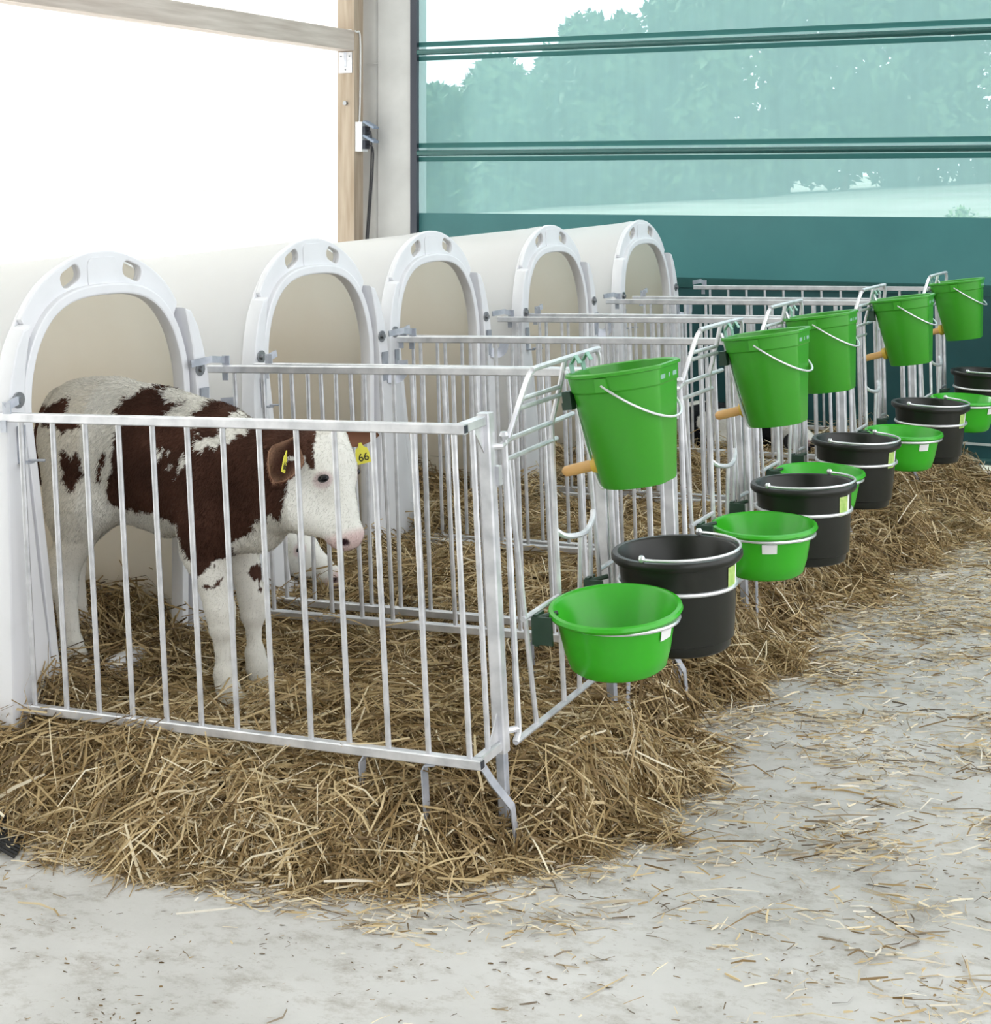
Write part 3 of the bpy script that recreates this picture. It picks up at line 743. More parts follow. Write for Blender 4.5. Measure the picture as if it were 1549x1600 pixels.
def straw_bed(y0, y1, count, label):
    gx = np.arange(-4.35, -1.2, .03); gy = np.arange(y0, y1 + .015, .03)
    X, Y = np.meshgrid(gx, gy, indexing='ij'); Z = straw_h(X, Y)
    Z2 = np.maximum(Z - .045, -.02)
    mv = np.stack([X.ravel(), Y.ravel(), Z2.ravel()], 1)
    nx, ny = X.shape; a = (np.arange(nx - 1)[:, None] * ny + np.arange(ny - 1)[None, :]).ravel()
    mf = np.stack([a, a + ny, a + ny + 1, a + 1], 1)
    hz = Z.ravel(); keep = (hz[mf].max(1) > .004); mf = mf[keep]
    mc = np.tile(np.array([[.10, .062, .028]]), (len(mv), 1))
    V = [mv]; F = [mf]; C = [mc]; off = len(mv)
    n_try = int(count * 2.2)
    px = rng.uniform(-4.3, -1.25, n_try); py = rng.uniform(y0, y1, n_try); h = straw_h(px, py)
    gxx = (straw_h(px + .02, py) - straw_h(px - .02, py)) / .04; gyy = (straw_h(px, py + .02) - straw_h(px, py - .02)) / .04
    slope = np.sqrt(1 + gxx ** 2 + gyy ** 2)
    wgt = np.where(px < -3.55, .35, 1.0) * np.where(h > .003, 1, .0) * np.minimum(slope, 3) / 2.0
    ok = rng.random(n_try) < wgt; idx = np.where(ok)[0][:count]
    px, py, h, gxx, gyy = px[idx], py[idx], h[idx], gxx[idx], gyy[idx]; n_ = len(idx)
    big = rng.random(n_) < .34
    ln = np.where(big, rng.uniform(.09, .22, n_), rng.uniform(.03, .10, n_))
    wd = np.where(big, rng.uniform(.0028, .0065, n_), rng.uniform(.002, .0042, n_)) * np.where(rng.random(n_) < .05, 1.7, 1)
    az = rng.uniform(0, 6.283, n_); pit = rng.normal(.03, .30, n_) * np.where(big, .6, 1)
    lift = np.where(big, rng.exponential(.016, n_), rng.exponential(.008, n_))
    clump = np.clip(.5 + .35 * vnoise(np.stack([px, py, px * 0], 1), 16, 21), 0, 1)
    fresh = np.clip(.5 + .35 * vnoise(np.stack([px, py, px * 0], 1), 7, 33), 0, 1)     # fresher and older patches
    t_ = rng.beta(1.8, 1.7, n_) * .80 + .12 + .22 * (fresh - .5)
    t_ = np.where(rng.random(n_) < .10, t_ + .3, t_)
    t_ = np.where(px < -3.55, t_ * .75, t_)          # soiled bedding inside the hutches, browner still with the hutch shade in its colour
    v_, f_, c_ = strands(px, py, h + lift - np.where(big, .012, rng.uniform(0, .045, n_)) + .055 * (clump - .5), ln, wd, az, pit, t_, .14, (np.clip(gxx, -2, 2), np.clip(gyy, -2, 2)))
    V.append(v_); F.append(f_ + off); C.append(c_)
    me = np_mesh('straw_bedding', np.concatenate(V), np.concatenate(F), np.concatenate(C), M['straw'])
    o = link('straw_bedding', me); tag(o, label, 'straw', None, 'stuff'); return o
straw_bed(3.22, 4.93, 72000, 'thick straw bedding spilling round the nearest pen')
straw_bed(4.93, 6.14, 36000, 'straw bedding of the second pen from the front')
straw_bed(6.14, 7.33, 28000, 'straw bedding of the third pen from the front')
straw_bed(7.33, 8.60, 26000, 'straw bedding of the fourth pen from the front')
straw_bed(8.60, 9.97, 26000, 'straw bedding of the farthest pen beside the curtain')

# loose straw over the aisle
def loose(count, label):
    px = rng.uniform(-3.2, 1.2, count * 5); py = rng.uniform(2.3, 10.0, count * 5)
    n_ = bumps(px * .45, py * .45)
    edge = np.interp(py, [3, 4, 5, 6, 7, 8, 10], [-1.9, -1.45, -1.6, -1.6, -1.6, -1.5, -1.4])
    dist = np.maximum(px - edge, 0)
    dens = .06 + .10 * sstep(-1.6, -.6, px) + .55 * np.exp(-dist / .10) * (py > 3.3) + sstep(4.2, 8.0, py) * (.75 * np.exp(-dist / (.45 + .22 * (py - 4)))) + .34 * sstep(-1.0, -.2, px) * sstep(-.2, .9, n_) + .40 * sstep(.1, 1.0, n_) * sstep(-1.5, -.8, px) * sstep(3.4, 5, py)
    dens += .35 * np.exp(-((py - (3.32 + .35 * np.maximum(px + 2.25, 0))) / .07) ** 2) * (px < -1.4) * (px > -3.0)
    r_ = .9026 * px + .4305 * py; dp = -.4305 * px + .9026 * py
    cl = sstep(-.5, .9, bumps(px * .8 + 3, py * .8)) * 1.3 + .25
    dens = dens * 2.1 + .05
    near = 1 - sstep(3.9, 5.2, dp)
    dens *= 1 - near * (1 - (.10 + .70 * sstep(-.1, 1.0, r_))) * (1 - np.exp(-np.maximum(dist, 0) / .08) * (py > 3.3))
    dens *= np.where(dp < 6.5, cl, 1)
    dens *= np.where((px < -1.7) & (py < 3.1), .35, 1)
    ok = rng.random(count * 5) < np.clip(dens, 0, 1) * .9
    idx = np.where(ok)[0][:count]; px, py = px[idx], py[idx]; n_ = len(px)
    ln = rng.uniform(.006, .07, n_) * np.where(rng.random(n_) < .10, 2.6, 1); wd = rng.uniform(.0022, .0058, n_) * np.where(ln > .09, 1.3, 1)
    az = np.where(rng.random(n_) < .5, rng.normal(TH, .5, n_), rng.uniform(0, 6.283, n_)); pit = rng.normal(0, .06, n_)
    t_ = np.where(rng.random(n_) < .2, rng.beta(2, 3, n_) * .5 + .18, rng.beta(3.4, 1.3, n_) * .82 + .18)
    tint = rng.random(n_) < .5
    v_, f_, c_ = strands(px, py, .003 + rng.exponential(.006, n_), ln, wd, az, pit, t_, .10)
    g_ = np.repeat(tint, 6)[:, None]; lum = c_.mean(1, keepdims=True); c_ = np.where(g_, c_ * .55 + lum * .5, c_)
    # fine brown chaff trodden over the concrete
    m_ = 16000; qx = rng.uniform(-3.2, 1.2, m_); qy = rng.uniform(2.3, 7.0, m_); kp = rng.random(m_) < np.clip(.35 + .5 * bumps(qx * 1.3, qy * 1.3), .08, 1); qx, qy = qx[kp], qy[kp]; m_ = len(qx)
    v2, f2, c2 = strands(qx, qy, np.full(m_, .0025), rng.uniform(.004, .018, m_), rng.uniform(.0015, .005, m_), rng.normal(TH, .8, m_), rng.normal(0, .05, m_), rng.beta(2, 3, m_) * .6 + .05, .1)
    f_ = np.concatenate([f_, f2 + len(v_)]); v_ = np.concatenate([v_, v2]); c_ = np.concatenate([c_, c2])
    me = np_mesh('loose_straw', v_, f_, c_, M['straw']); o = link('loose_straw', me); tag(o, label, 'straw', None, 'stuff')
loose(90000, 'loose straw stalks scattered over the aisle floor')

# ------------------------------------------------------------------ calves (signed-distance bodies, meshed by surface nets)
def sdf_mesh(prims, lo, hi, res):
    lo = np.array(lo, float); hi = np.array(hi, float)
    nn = np.ceil((hi - lo) / res).astype(int) + 1
    Fd = np.full(nn, 1.0, np.float32)
    ax = [lo[k] + np.arange(nn[k]) * res for k in range(3)]
    for pr in prims:
        kind = pr['k']; kk = pr.get('sm', .03); mg = .09
        if kind == 'cap':
            a, b = np.array(pr['a'], float), np.array(pr['b'], float); ra, rb = pr['ra'], pr['rb']; sy = pr.get('sy', 1.0)
            mn = np.minimum(a - ra, b - rb) - mg; mxx = np.maximum(a + ra, b + rb) + mg
        else:
            c = np.array(pr['c'], float); r = np.array(pr['r'], float); mn = c - r.max() - mg; mxx = c + r.max() + mg
        i0 = np.clip(np.floor((mn - lo) / res).astype(int), 0, nn); i1 = np.clip(np.ceil((mxx - lo) / res).astype(int) + 1, 0, nn)
        if (i1 <= i0).any(): continue
        X, Y, Z = np.meshgrid(ax[0][i0[0]:i1[0]], ax[1][i0[1]:i1[1]], ax[2][i0[2]:i1[2]], indexing='ij')
        if kind == 'cap':
            ay, by = a[1], b[1]; yc = (ay + by) / 2
            Yq = (Y - yc) / sy + yc; a2 = a.copy(); b2 = b.copy(); a2[1] = (ay - yc) / sy + yc; b2[1] = (by - yc) / sy + yc
            ba = b2 - a2; L2 = ba @ ba + 1e-12
            t_ = np.clip(((X - a2[0]) * ba[0] + (Yq - a2[1]) * ba[1] + (Z - a2[2]) * ba[2]) / L2, 0, 1)
            d_ = np.sqrt((X - a2[0] - t_ * ba[0]) ** 2 + (Yq - a2[1] - t_ * ba[1]) ** 2 + (Z - a2[2] - t_ * ba[2]) ** 2) - (ra + (rb - ra) * t_)
            d_ *= (.4 + .6 * sy)
        else:
            q = np.stack([X - c[0], Y - c[1], Z - c[2]], -1)
            if 'R' in pr: q = q @ pr['R']          # world -> local (columns are local axes)
            k0 = np.sqrt(((q / r) ** 2).sum(-1)); k1 = np.sqrt(((q / r ** 2) ** 2).sum(-1)) + 1e-9
            d_ = k0 * (k0 - 1) / k1
        sub = Fd[i0[0]:i1[0], i0[1]:i1[1], i0[2]:i1[2]]
        if pr.get('neg'):
            hh = np.clip(.5 - .5 * (sub + d_) / kk, 0, 1); new = sub + (-d_ - sub) * hh + kk * hh * (1 - hh)
        else:
            hh = np.clip(.5 + .5 * (sub - d_) / kk, 0, 1); new = sub + (d_ - sub) * hh - kk * hh * (1 - hh)
        Fd[i0[0]:i1[0], i0[1]:i1[1], i0[2]:i1[2]] = new
    # surface nets
    sgn = Fd < 0
    nx, ny, nz_ = Fd.shape
    cs = np.zeros((nx - 1, ny - 1, nz_ - 1), np.int8)
    offs = [(i, j, k) for i in (0, 1) for j in (0, 1) for k in (0, 1)]
    for (i, j, k) in offs: cs += sgn[i:nx - 1 + i, j:ny - 1 + j, k:nz_ - 1 + k]
    act = (cs > 0) & (cs < 8); cells = np.argwhere(act); ids = np.full(act.shape, -1, np.int64); ids[act] = np.arange(len(cells))
    acc = np.zeros((len(cells), 3)); cnt = np.zeros(len(cells))
    for a_ in offs:
        for ax_ in range(3):
            if a_[ax_] == 1: continue
            b_ = list(a_); b_[ax_] = 1
            fa = Fd[cells[:, 0] + a_[0], cells[:, 1] + a_[1], cells[:, 2] + a_[2]]; fb = Fd[cells[:, 0] + b_[0], cells[:, 1] + b_[1], cells[:, 2] + b_[2]]
            cr = (fa < 0) != (fb < 0); t_ = np.where(cr, fa / np.where(cr, fa - fb, 1), 0)
            pt = np.tile(np.array(a_, float), (len(cells), 1)); pt[:, ax_] += t_
            acc[cr] += pt[cr]; cnt[cr] += 1
    verts = lo + (cells + acc / np.maximum(cnt, 1)[:, None]) * res
    faces = []
    for ax_ in range(3):
        u, v = (ax_ + 1) % 3, (ax_ + 2) % 3
        sa = [slice(None)] * 3; sb = [slice(None)] * 3; sa[ax_] = slice(0, -1); sb[ax_] = slice(1, None)
        A_, B_ = sgn[tuple(sa)], sgn[tuple(sb)]; e = np.argwhere(A_ != B_)
        e = e[(e[:, u] > 0) & (e[:, v] > 0) & (e[:, u] < nn[u] - 1) & (e[:, v] < nn[v] - 1)]
        ins = A_[e[:, 0], e[:, 1], e[:, 2]]
        def cid(du, dv):
            q = e.copy(); q[:, u] -= du; q[:, v] -= dv; return ids[q[:, 0], q[:, 1], q[:, 2]]
        quad = np.stack([cid(1, 1), cid(0, 1), cid(0, 0), cid(1, 0)], 1)
        quad[~ins] = quad[~ins][:, ::-1]; faces.append(quad)
    faces = np.concatenate(faces); faces = faces[(faces >= 0).all(1)]
    return verts, faces

def in_poly(x, y, poly):
    ins = np.zeros(len(x), bool); n_ = len(poly)
    for i in range(n_):
        x1, y1 = poly[i]; x2, y2 = poly[(i + 1) % n_]
        c_ = ((y1 > y) != (y2 > y)) & (x < (x2 - x1) * (y - y1) / (y2 - y1 + 1e-12) + x1); ins ^= c_
    return ins
def vert_normals(V, F):
    n_ = np.cross(V[F[:, 2]] - V[F[:, 0]], V[F[:, 3]] - V[F[:, 1]]); N = np.zeros_like(V)
    for k in range(4): np.add.at(N, F[:, k], n_)
    return N / (np.linalg.norm(N, axis=1)[:, None] + 1e-12)

def fur(parent, V, F, N, C, count, length_fn, name='fur'):
    A = np.linalg.norm(np.cross(V[F[:, 2]] - V[F[:, 0]], V[F[:, 3]] - V[F[:, 1]]), axis=1); A /= A.sum()
    fi = rng.choice(len(F), count, p=A); a, b = rng.random((2, count, 1))
    Q = V[F[fi]]; p = (Q[:, 0] * (1 - a) + Q[:, 1] * a) * (1 - b) + (Q[:, 3] * (1 - a) + Q[:, 2] * a) * b
    nn_ = N[F[fi, 0]]; cc = C[F[fi, rng.integers(0, 4, count)]]
    fl = np.array([-.45, 0, -.85]) + rng.normal(0, .35, (count, 3)); fl -= nn_ * (fl * nn_).sum(1)[:, None]; fl /= np.linalg.norm(fl, axis=1)[:, None] + 1e-9
    d_ = fl * .93 + nn_ * .30; L_ = length_fn(p)[:, None] * rng.uniform(.6, 1.2, (count, 1))
    sd = np.cross(d_, nn_); sd /= np.linalg.norm(sd, axis=1)[:, None] + 1e-9; wv = sd * .0007
    v0 = p - wv - nn_ * .001; v1 = p + wv - nn_ * .001; v2 = p + d_ * L_ * .6 + nn_ * L_ * .06; v3 = p + d_ * L_
    VV = np.stack([v0, v1, v2 + wv * .7, v3], 1).reshape(-1, 3); FF = np.arange(count * 4).reshape(-1, 4)
    CC = np.repeat(cc * rng.uniform(.72, 1.12, (count, 1)), 4, axis=0)
    o = link(name, np_mesh(name, VV, FF, np.clip(CC, 0, 1), M['fur']), parent); o['kind'] = 'stuff'; return o

def head_prims(P0, yaw, pitch, roll=0.0, sc=1.0):
    w_ = np.array([math.cos(yaw), math.sin(yaw), 0]); zz = np.array([0, 0, 1.])
    hx = w_ * math.cos(pitch) - zz * math.sin(pitch); hz = w_ * math.sin(pitch) + zz * math.cos(pitch); hy = np.cross(hz, hx)
    if roll:
        hy, hz = hy * math.cos(roll) + hz * math.sin(roll), hz * math.cos(roll) - hy * math.sin(roll)
    R = np.stack([hx, hy, hz], 1); P0 = np.array(P0, float)
    T = lambda x, y_, z: P0 + R @ (np.array([x, y_, z]) * sc)
    E = lambda c, r, **k: dict(k='ell', c=T(*c), r=np.array(r) * sc, R=R, **k)
    Cp = lambda a, b, ra, rb, **k: dict(k='cap', a=T(*a), b=T(*b), ra=ra * sc, rb=rb * sc, **k)
    pr = [E((.05, 0, -.065), (.085, .074, .068)), E((.10, .036, -.038), (.05, .036, .034), sm=.02), E((.10, -.036, -.038), (.05, .036, .034), sm=.02),
          Cp((.06, 0, -.052), (.27, 0, -.046), .058, .037), E((.288, 0, -.056), (.036, .049, .044), sm=.025),
          Cp((.07, .028, -.115), (.24, .008, -.085), .055, .032), Cp((.07, -.028, -.115), (.24, -.008, -.085), .055, .032),
          E((.105, .035, -.09), (.08, .038, .06)), E((.105, -.035, -.09), (.08, .038, .06)), E((.275, 0, -.092), (.03, .032, .018), sm=.02),
          E((0, 0, -.03), (.035, .05, .035))]
    neg = [E((.302, .034, -.036), (.011, .013, .009), neg=1, sm=.008), E((.302, -.034, -.036), (.011, .013, .009), neg=1, sm=.008),
           E((.118, .077, -.026), (.012, .012, .018), neg=1, sm=.01), E((.118, -.077, -.026), (.012, .012, .018), neg=1, sm=.01)]
    return pr, neg, R, P0, T

def paint_head(C, V, R, P0, sc, fade):
    q = ((V - P0) @ R) / sc; near = fade
    pink = near * sstep(.262, .292, q[:, 0]); C[:] = C * (1 - pink[:, None]) + np.array([.70, .545, .53]) * pink[:, None]
    for s_ in (-1, 1):
        d_ = np.linalg.norm((q - np.array([.302, s_ * .034, -.036])) / np.array([1, 1.2, 1]), axis=1); k = near * (1 - sstep(.009, .016, d_))
        C[:] = C * (1 - k[:, None]) + np.array([.05, .02, .025]) * k[:, None]
        d_ = np.linalg.norm((q - np.array([.122, s_ * .070, -.026])) / np.array([1.0, 1, 1.4]), axis=1); k = near * (1 - sstep(.018, .030, d_)) * .6
        C[:] = C * (1 - k[:, None]) + np.array([.55, .38, .40]) * k[:, None]
    return C

def add_eyes(parent, T, R, sc=1.0):
    for s_ in (-1, 1):
        o = MB().sphere((0, 0, 0), .0165 * sc, 16, (1.25, .9, .85)).obj('eye', M['eye'], parent)
        o.matrix_world = Matrix.Translation(T(.108, s_ * .067, -.045)) @ Matrix(R.tolist()).to_4x4()

def ear_mesh(name, base, tip, face, width, colors):
    """cupped leaf-shaped ear from base to tip, hollow side towards `face`"""
    base, tip, face = map(np.array, (base, tip, face)); ax_ = tip - base; L_ = np.linalg.norm(ax_); ax_ = ax_ / L_
    f_ = face - ax_ * (face @ ax_); f_ /= np.linalg.norm(f_); sd = np.cross(ax_, f_)
    V = []; F = []; C = []; nu, nv = 12, 10
    for layer in (0, 1):
        for i in range(nu + 1):
            t_ = i / nu; wd = width * (.30 + .70 * math.sin(math.pi * min(t_ ** .75, 1) * .86 + .12)) * (.22 + .78 * min(1, t_ / .35)) * (1 if t_ < .97 else .55) * (math.sqrt(max(1 - t_ ** 5, .02)))
            for j in range(nv + 1):
                s_ = 2 * j / nv - 1
                depth = -.42 * wd * (1 - s_ * s_) + (-.007 if layer else 0)
                V.append(base + ax_ * L_ * t_ + sd * s_ * wd * .5 * (1.0 if not layer else 1.04) + f_ * depth)
                rim = max(abs(s_) ** 3, t_ ** 8); cin = np.array(colors[0]) * (1 - rim) + np.array(colors[1]) * rim
                C.append(cin if layer == 0 else colors[2])
    n1 = (nu + 1) * (nv + 1)
    for layer in (0, 1):
        for i in range(nu):
            for j in range(nv):
                a = layer * n1 + i * (nv + 1) + j; q = (a, a + 1, a + nv + 2, a + nv + 1); F.append(q if layer else q[::-1])
    for j in range(nv): a = nu * (nv + 1) + j; F.append((a, a + 1, a + 1 + n1, a + n1))
    for i in range(nu):
        a = i * (nv + 1); F.append((a, a + nv + 1, a + nv + 1 + n1, a + n1)); a += nv; F.append((a + nv + 1, a, a + n1, a + nv + 1 + n1))
    return np_mesh(name, np.array(V), np.array(F), np.array(C), M['coat'], True), np.array(V), np.array(F), np.array(C)

BROWN = np.array([.062, .027, .017]); WHITE = np.array([.72, .70, .65])
POLY = {
'main': [(-3.313, 1.042), (-3.244, 0.994), (-3.274, 0.97), (-3.269, 0.938), (-3.264, 0.885), (-3.284, 0.837), (-3.309, 0.795), (-3.309, 0.761), (-3.284, 0.735), (-3.227, 0.726), (-3.131, 0.734), (-3.111, 0.72), (-3.066, 0.712), (-3.01, 0.725), (-3.008, 0.68), (-2.982, 0.665), (-2.961, 0.607), (-2.953, 0.565), (-2.939, 0.56), (-2.916, 0.576), (-2.89, 0.604), (-2.864, 0.612), (-2.85, 0.681), (-2.83, 0.676), (-2.804, 0.688), (-2.772, 0.719), (-2.763, 0.737), (-2.731, 0.754), (-2.711, 0.776), (-2.69, 0.748), (-2.677, 0.738), (-2.666, 0.763), (-2.65, 0.791), (-2.65, 0.823), (-2.632, 0.865), (-2.621, 0.905), (-2.60, 0.94), (-2.60, 0.98), (-2.60, 1.035), (-2.643, 1.05), (-2.699, 1.05), (-2.804, 1.018), (-2.86, 0.974), (-2.89, 0.964), (-2.928, 0.942), (-2.951, 0.948), (-2.996, 1.01), (-3.118, 1.031), (-3.067, 1.064), (-3.148, 1.08), (-3.195, 1.12)],
'back2': [(-3.011, 1.04), (-2.987, 1.09), (-2.937, 1.09), (-2.887, 1.055), (-2.91, 1.04), (-2.906, 1.039), (-2.871, 1.016), (-2.918, 0.97), (-2.989, 0.985), (-2.987, 1.024), (-3.018, 1.029)],
'hip': [(-3.589, 1.001), (-3.557, 1.04), (-3.518, 1.057), (-3.491, 1.069), (-3.46, 1.065), (-3.439, 1.022), (-3.39, 1.0), (-3.408, 0.975), (-3.485, 0.97)],
'thigh': [(-3.472, 0.906), (-3.461, 0.913), (-3.428, 0.891), (-3.42, 0.906), (-3.387, 0.898), (-3.392, 0.861), (-3.377, 0.828), (-3.395, 0.812), (-3.425, 0.786), (-3.449, 0.8), (-3.459, 0.842)],
'str': [(-3.319, 0.903), (-3.299, 0.924), (-3.291, 0.895), (-3.319, 0.846), (-3.332, 0.811), (-3.344, 0.81), (-3.339, 0.851)],
'knee': [(-2.93, 0.532), (-2.905, 0.542), (-2.869, 0.558), (-2.874, 0.54), (-2.90, .53), (-2.918, 0.5)]}
WPOLY = [[(-2.996, 0.928), (-2.968, 0.939), (-2.965, 0.92), (-2.996, 0.877), (-3.015, 0.862)],
         [(-2.951, 0.948), (-2.928, 0.942), (-2.89, 0.96), (-2.855, 0.98), (-2.844, 1.023), (-2.883, 1.015), (-2.906, 0.975)],
         [(-3.111, 0.933), (-3.08, 0.939), (-3.087, 0.919), (-3.102, 0.887), (-3.107, 0.914)],
         [(-3.063, 0.935), (-3.053, 0.937), (-3.058, 0.907), (-3.063, 0.911)], [(-3.044, 0.885), (-3.027, 0.9), (-3.037, 0.874)]]

def cap(a, b, ra, rb, **k): return dict(k='cap', a=a, b=b, ra=ra, rb=rb, **k)

def build_standing_calf():
    root = thing('calf', 'brown and white calf with a yellow ear tag standing in the nearest pen', 'calf', (-3.1, 4.22, .2))
    YC = 4.225
    hp, hn, R, P0, T = head_prims((-2.533, 4.205, 1.008), math.radians(-13), math.radians(71), 0, 1.06)
    pr = [cap((-3.455, YC + .02, .945), (-3.22, YC + .01, .890), .158, .195, sy=.80, sm=.05), cap((-3.22, YC + .01, .878), (-2.99, YC, .835), .198, .205, sy=.78, sm=.05),
          cap((-3.555, YC + .02, 1.04), (-3.38, YC + .01, 1.045), .055, .060, sm=.05), cap((-3.38, YC + .01, 1.05), (-2.95, YC, 1.0), .055, .055, sm=.05),
          cap((-2.98, YC, .84), (-2.70, YC - .01, .875), .175, .112, sy=.80, sm=.05), cap((-2.72, YC - .01, .89), (-2.60, YC - .015, .92), .112, .085, sm=.04),
          cap((-2.94, YC, .72), (-2.83, YC, .71), .12, .095, sy=.9, sm=.05), cap((-2.86, YC, .74), (-2.70, YC - .005, .80), .085, .070, sm=.05), cap((-2.76, YC - .01, .80), (-2.62, 4.19, .785), .095, .078, sm=.05), cap((-2.63, 4.185, .785), (-2.53, 4.18, .735), .074, .046, sm=.04),
          cap((-3.40, YC, .735), (-3.16, YC, .70), .045, .05, sm=.06), cap((-3.19, YC, .70), (-3.17, YC, .665), .035, .018, sm=.04)]
    # shoulders and front legs
    for (yy, sx_, kz, dx) in ((4.125, 1, 0, 0), (4.335, -1, .0, -.02)):
        ys = YC - .075 * sx_
        pr += [cap((-2.93, ys, .90), (-2.93 + dx, yy + .01 * sx_, .70), .085, .082, sm=.06), cap((-2.945 + dx, yy, .72), (-2.955 + dx, yy, .62), .082, .062, sm=.05)]
    pr += [cap((-2.952, 4.125, .63), (-2.893, 4.12, .455), .064, .040, sm=.03), cap((-2.893, 4.12, .46), (-2.885, 4.12, .405), .044, .040, sm=.02), cap((-2.888, 4.12, .40), (-2.880, 4.12, .27), .028, .021, sm=.02),
           cap((-2.878, 4.12, .262), (-2.868, 4.12, .228), .032, .034, sm=.02), cap((-2.862, 4.12, .215), (-2.845, 4.12, .175), .034, .042, sm=.015)]
    pr += [cap((-2.972, 4.33, .63), (-2.925, 4.34, .44), .060, .038, sm=.03), cap((-2.925, 4.34, .44), (-2.922, 4.34, .39), .043, .040, sm=.02), cap((-2.922, 4.34, .385), (-2.915, 4.34, .27), .028, .021, sm=.02),
           cap((-2.914, 4.34, .262), (-2.906, 4.34, .228), .032, .034, sm=.02), cap((-2.90, 4.34, .215), (-2.885, 4.34, .175), .034, .042, sm=.015)]
    # hind legs
    for (yy, dx, sx_) in ((4.15, 0, 1), (4.37, -.15, -1)):
        pr += [cap((-3.47 + dx * .3, YC - .055 * sx_, .95), (-3.42 + dx * .8, yy + .015 * sx_, .745), .135, .105, sy=.8, sm=.06), cap((-3.515 + dx * .3, YC - .05 * sx_, .90), (-3.50 + dx * .8, yy, .70), .085, .075, sm=.06),
               cap((-3.425 + dx, yy, .73), (-3.515 + dx, yy, .525), .090, .048, sm=.04), cap((-3.52 + dx, yy, .535), (-3.522 + dx, yy, .45), .050, .042, sm=.02), cap((-3.55 + dx, yy, .56), (-3.545 + dx, yy, .52), .022, .026, sm=.02),
               cap((-3.520 + dx, yy, .46), (-3.492 + dx, yy, .275), .037, .030, sm=.02), cap((-3.490 + dx, yy, .268), (-3.482 + dx, yy, .235), .037, .040, sm=.02), cap((-3.475 + dx, yy, .225), (-3.455 + dx, yy, .175), .040, .047, sm=.015)]
    pr += hp + hn
    V, F = sdf_mesh(pr, (-3.85, 3.98, .12), (-2.38, 4.50, 1.14), .0062)
    N = vert_normals(V, F)
    # coat pattern
    C = np.tile(WHITE, (len(V), 1)); jit = np.stack([vnoise(V, 95, 1), vnoise(V, 95, 2)], 1) * .006 + np.stack([vnoise(V, 260, 3) * .004, vnoise(V, 200, 4) * .009], 1)
    side_x = np.where(V[:, 1] < YC + .03, V[:, 0], V[:, 0] + .03 * np.sin(V[:, 2] * 9)) + jit[:, 0]; side_z = V[:, 2] + jit[:, 1]
    br = np.zeros(len(V), bool)
    for k, p in POLY.items():
        if k == 'knee':
            br |= in_poly(side_x, side_z, p) & (V[:, 1] < YC) & (vnoise(V, 140, 9) > -.1); continue
        br |= in_poly(side_x, side_z, p)
    for p in WPOLY: br &= ~(in_poly(side_x, side_z, p) & (V[:, 1] < YC + .05))
    leg = (V[:, 2] < .66)
    br &= ~(leg & (V[:, 1] > YC)) & ~((V[:, 1] > YC - .05) & (V[:, 1] < YC + .05) & (V[:, 2] < .70))
    br |= in_poly(side_x, side_z, [(-2.945, .535), (-2.885, .585), (-2.86, .47), (-2.90, .455)]) & (V[:, 1] > 4.27)
    C[br] = BROWN * (1 + .25 * vnoise(V, 40, 5)[br, None])
    q = (V - P0) @ R / 1.06
    hd = sstep(-.02, .03, q[:, 0]) * (V[:, 0] > -2.72)
    headw = (q[:, 0] > .0) & (V[:, 0] > -2.66) & (np.abs(q[:, 1]) < .12) & (q[:, 2] > -.10 - .25 * np.maximum(q[:, 0], 0))
    C[headw] = np.array([.82, .81, .77])
    cheek = (np.linalg.norm((q - np.array([-.005, -.068, -.072])) / np.array([1.2, 1, 1]), axis=1) < .048) & (V[:, 0] > -2.72); C[cheek] = BROWN * 1.2
    cheek = headw & (((q - np.array([.045, -.062, -.045])) / np.array([.045, .05, .014])) ** 2).sum(1).__lt__(1); C[cheek] = BROWN
    C = paint_head(C, V, R, P0, 1.06, (V[:, 0] > -2.70).astype(float))
    hoof = V[:, 2] < .205; C[hoof] = C[hoof] * .9
    rear_patch = np.clip(vnoise(V, 11, 77) * .8 + .2, 0, 1) * (V[:, 0] < -3.40); C *= 1 - (.20 * rear_patch)[:, None] * np.array([.5, .8, 1.3])      # yellowish darker noise patches on the hindquarters
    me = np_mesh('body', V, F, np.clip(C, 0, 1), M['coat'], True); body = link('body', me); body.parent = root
    body.matrix_parent_inverse = root.matrix_basis.inverted()
    def keep(o): o.matrix_parent_inverse = root.matrix_basis.inverted(); return o
    lf = lambda p: np.where(p[:, 2] > .62, .016, .007) * np.where(p[:, 0] > -2.64, .55, 1) * np.where((p[:, 2] > 1.04) & (p[:, 0] > -3.45) & (p[:, 0] < -2.95), 1.5, 1)
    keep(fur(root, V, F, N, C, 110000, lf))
    ec = ((.055, .022, .014), (.42, .25, .17), (.16, .065, .04))
    e1, ev, ef, ecc = ear_mesh('ear', T(-.015, -.085, -.075), np.array((-2.628, 4.015, .882)), (.50, -.86, .05), .105, ec); keep(link('ear', e1, root)); keep(fur(root, ev, ef, vert_normals(ev, ef), ecc, 5000, lambda p: np.full(len(p), .014), 'ear_hair'))
    e2, _, _, _ = ear_mesh('ear', T(.01, .058, -.06), np.array((-2.500, 4.405, .972)), (.5, -.7, -.5), .085, ((.20, .09, .055), (.26, .13, .08), (.17, .07, .04))); keep(link('ear', e2, root))
    for o in list(bpy.data.objects): pass
    for s_ in (-1, 1):
        o = MB().sphere((0, 0, 0), .0165, 16, (.72, .9, 1.2)).obj('eye', M['eye'], root)
        o.matrix_parent_inverse = root.matrix_basis.inverted()
        o.matrix_basis = Matrix.Translation(T(.118, s_ * (.067 if s_ < 0 else .060), -.026)) @ Matrix(R.tolist()).to_4x4()
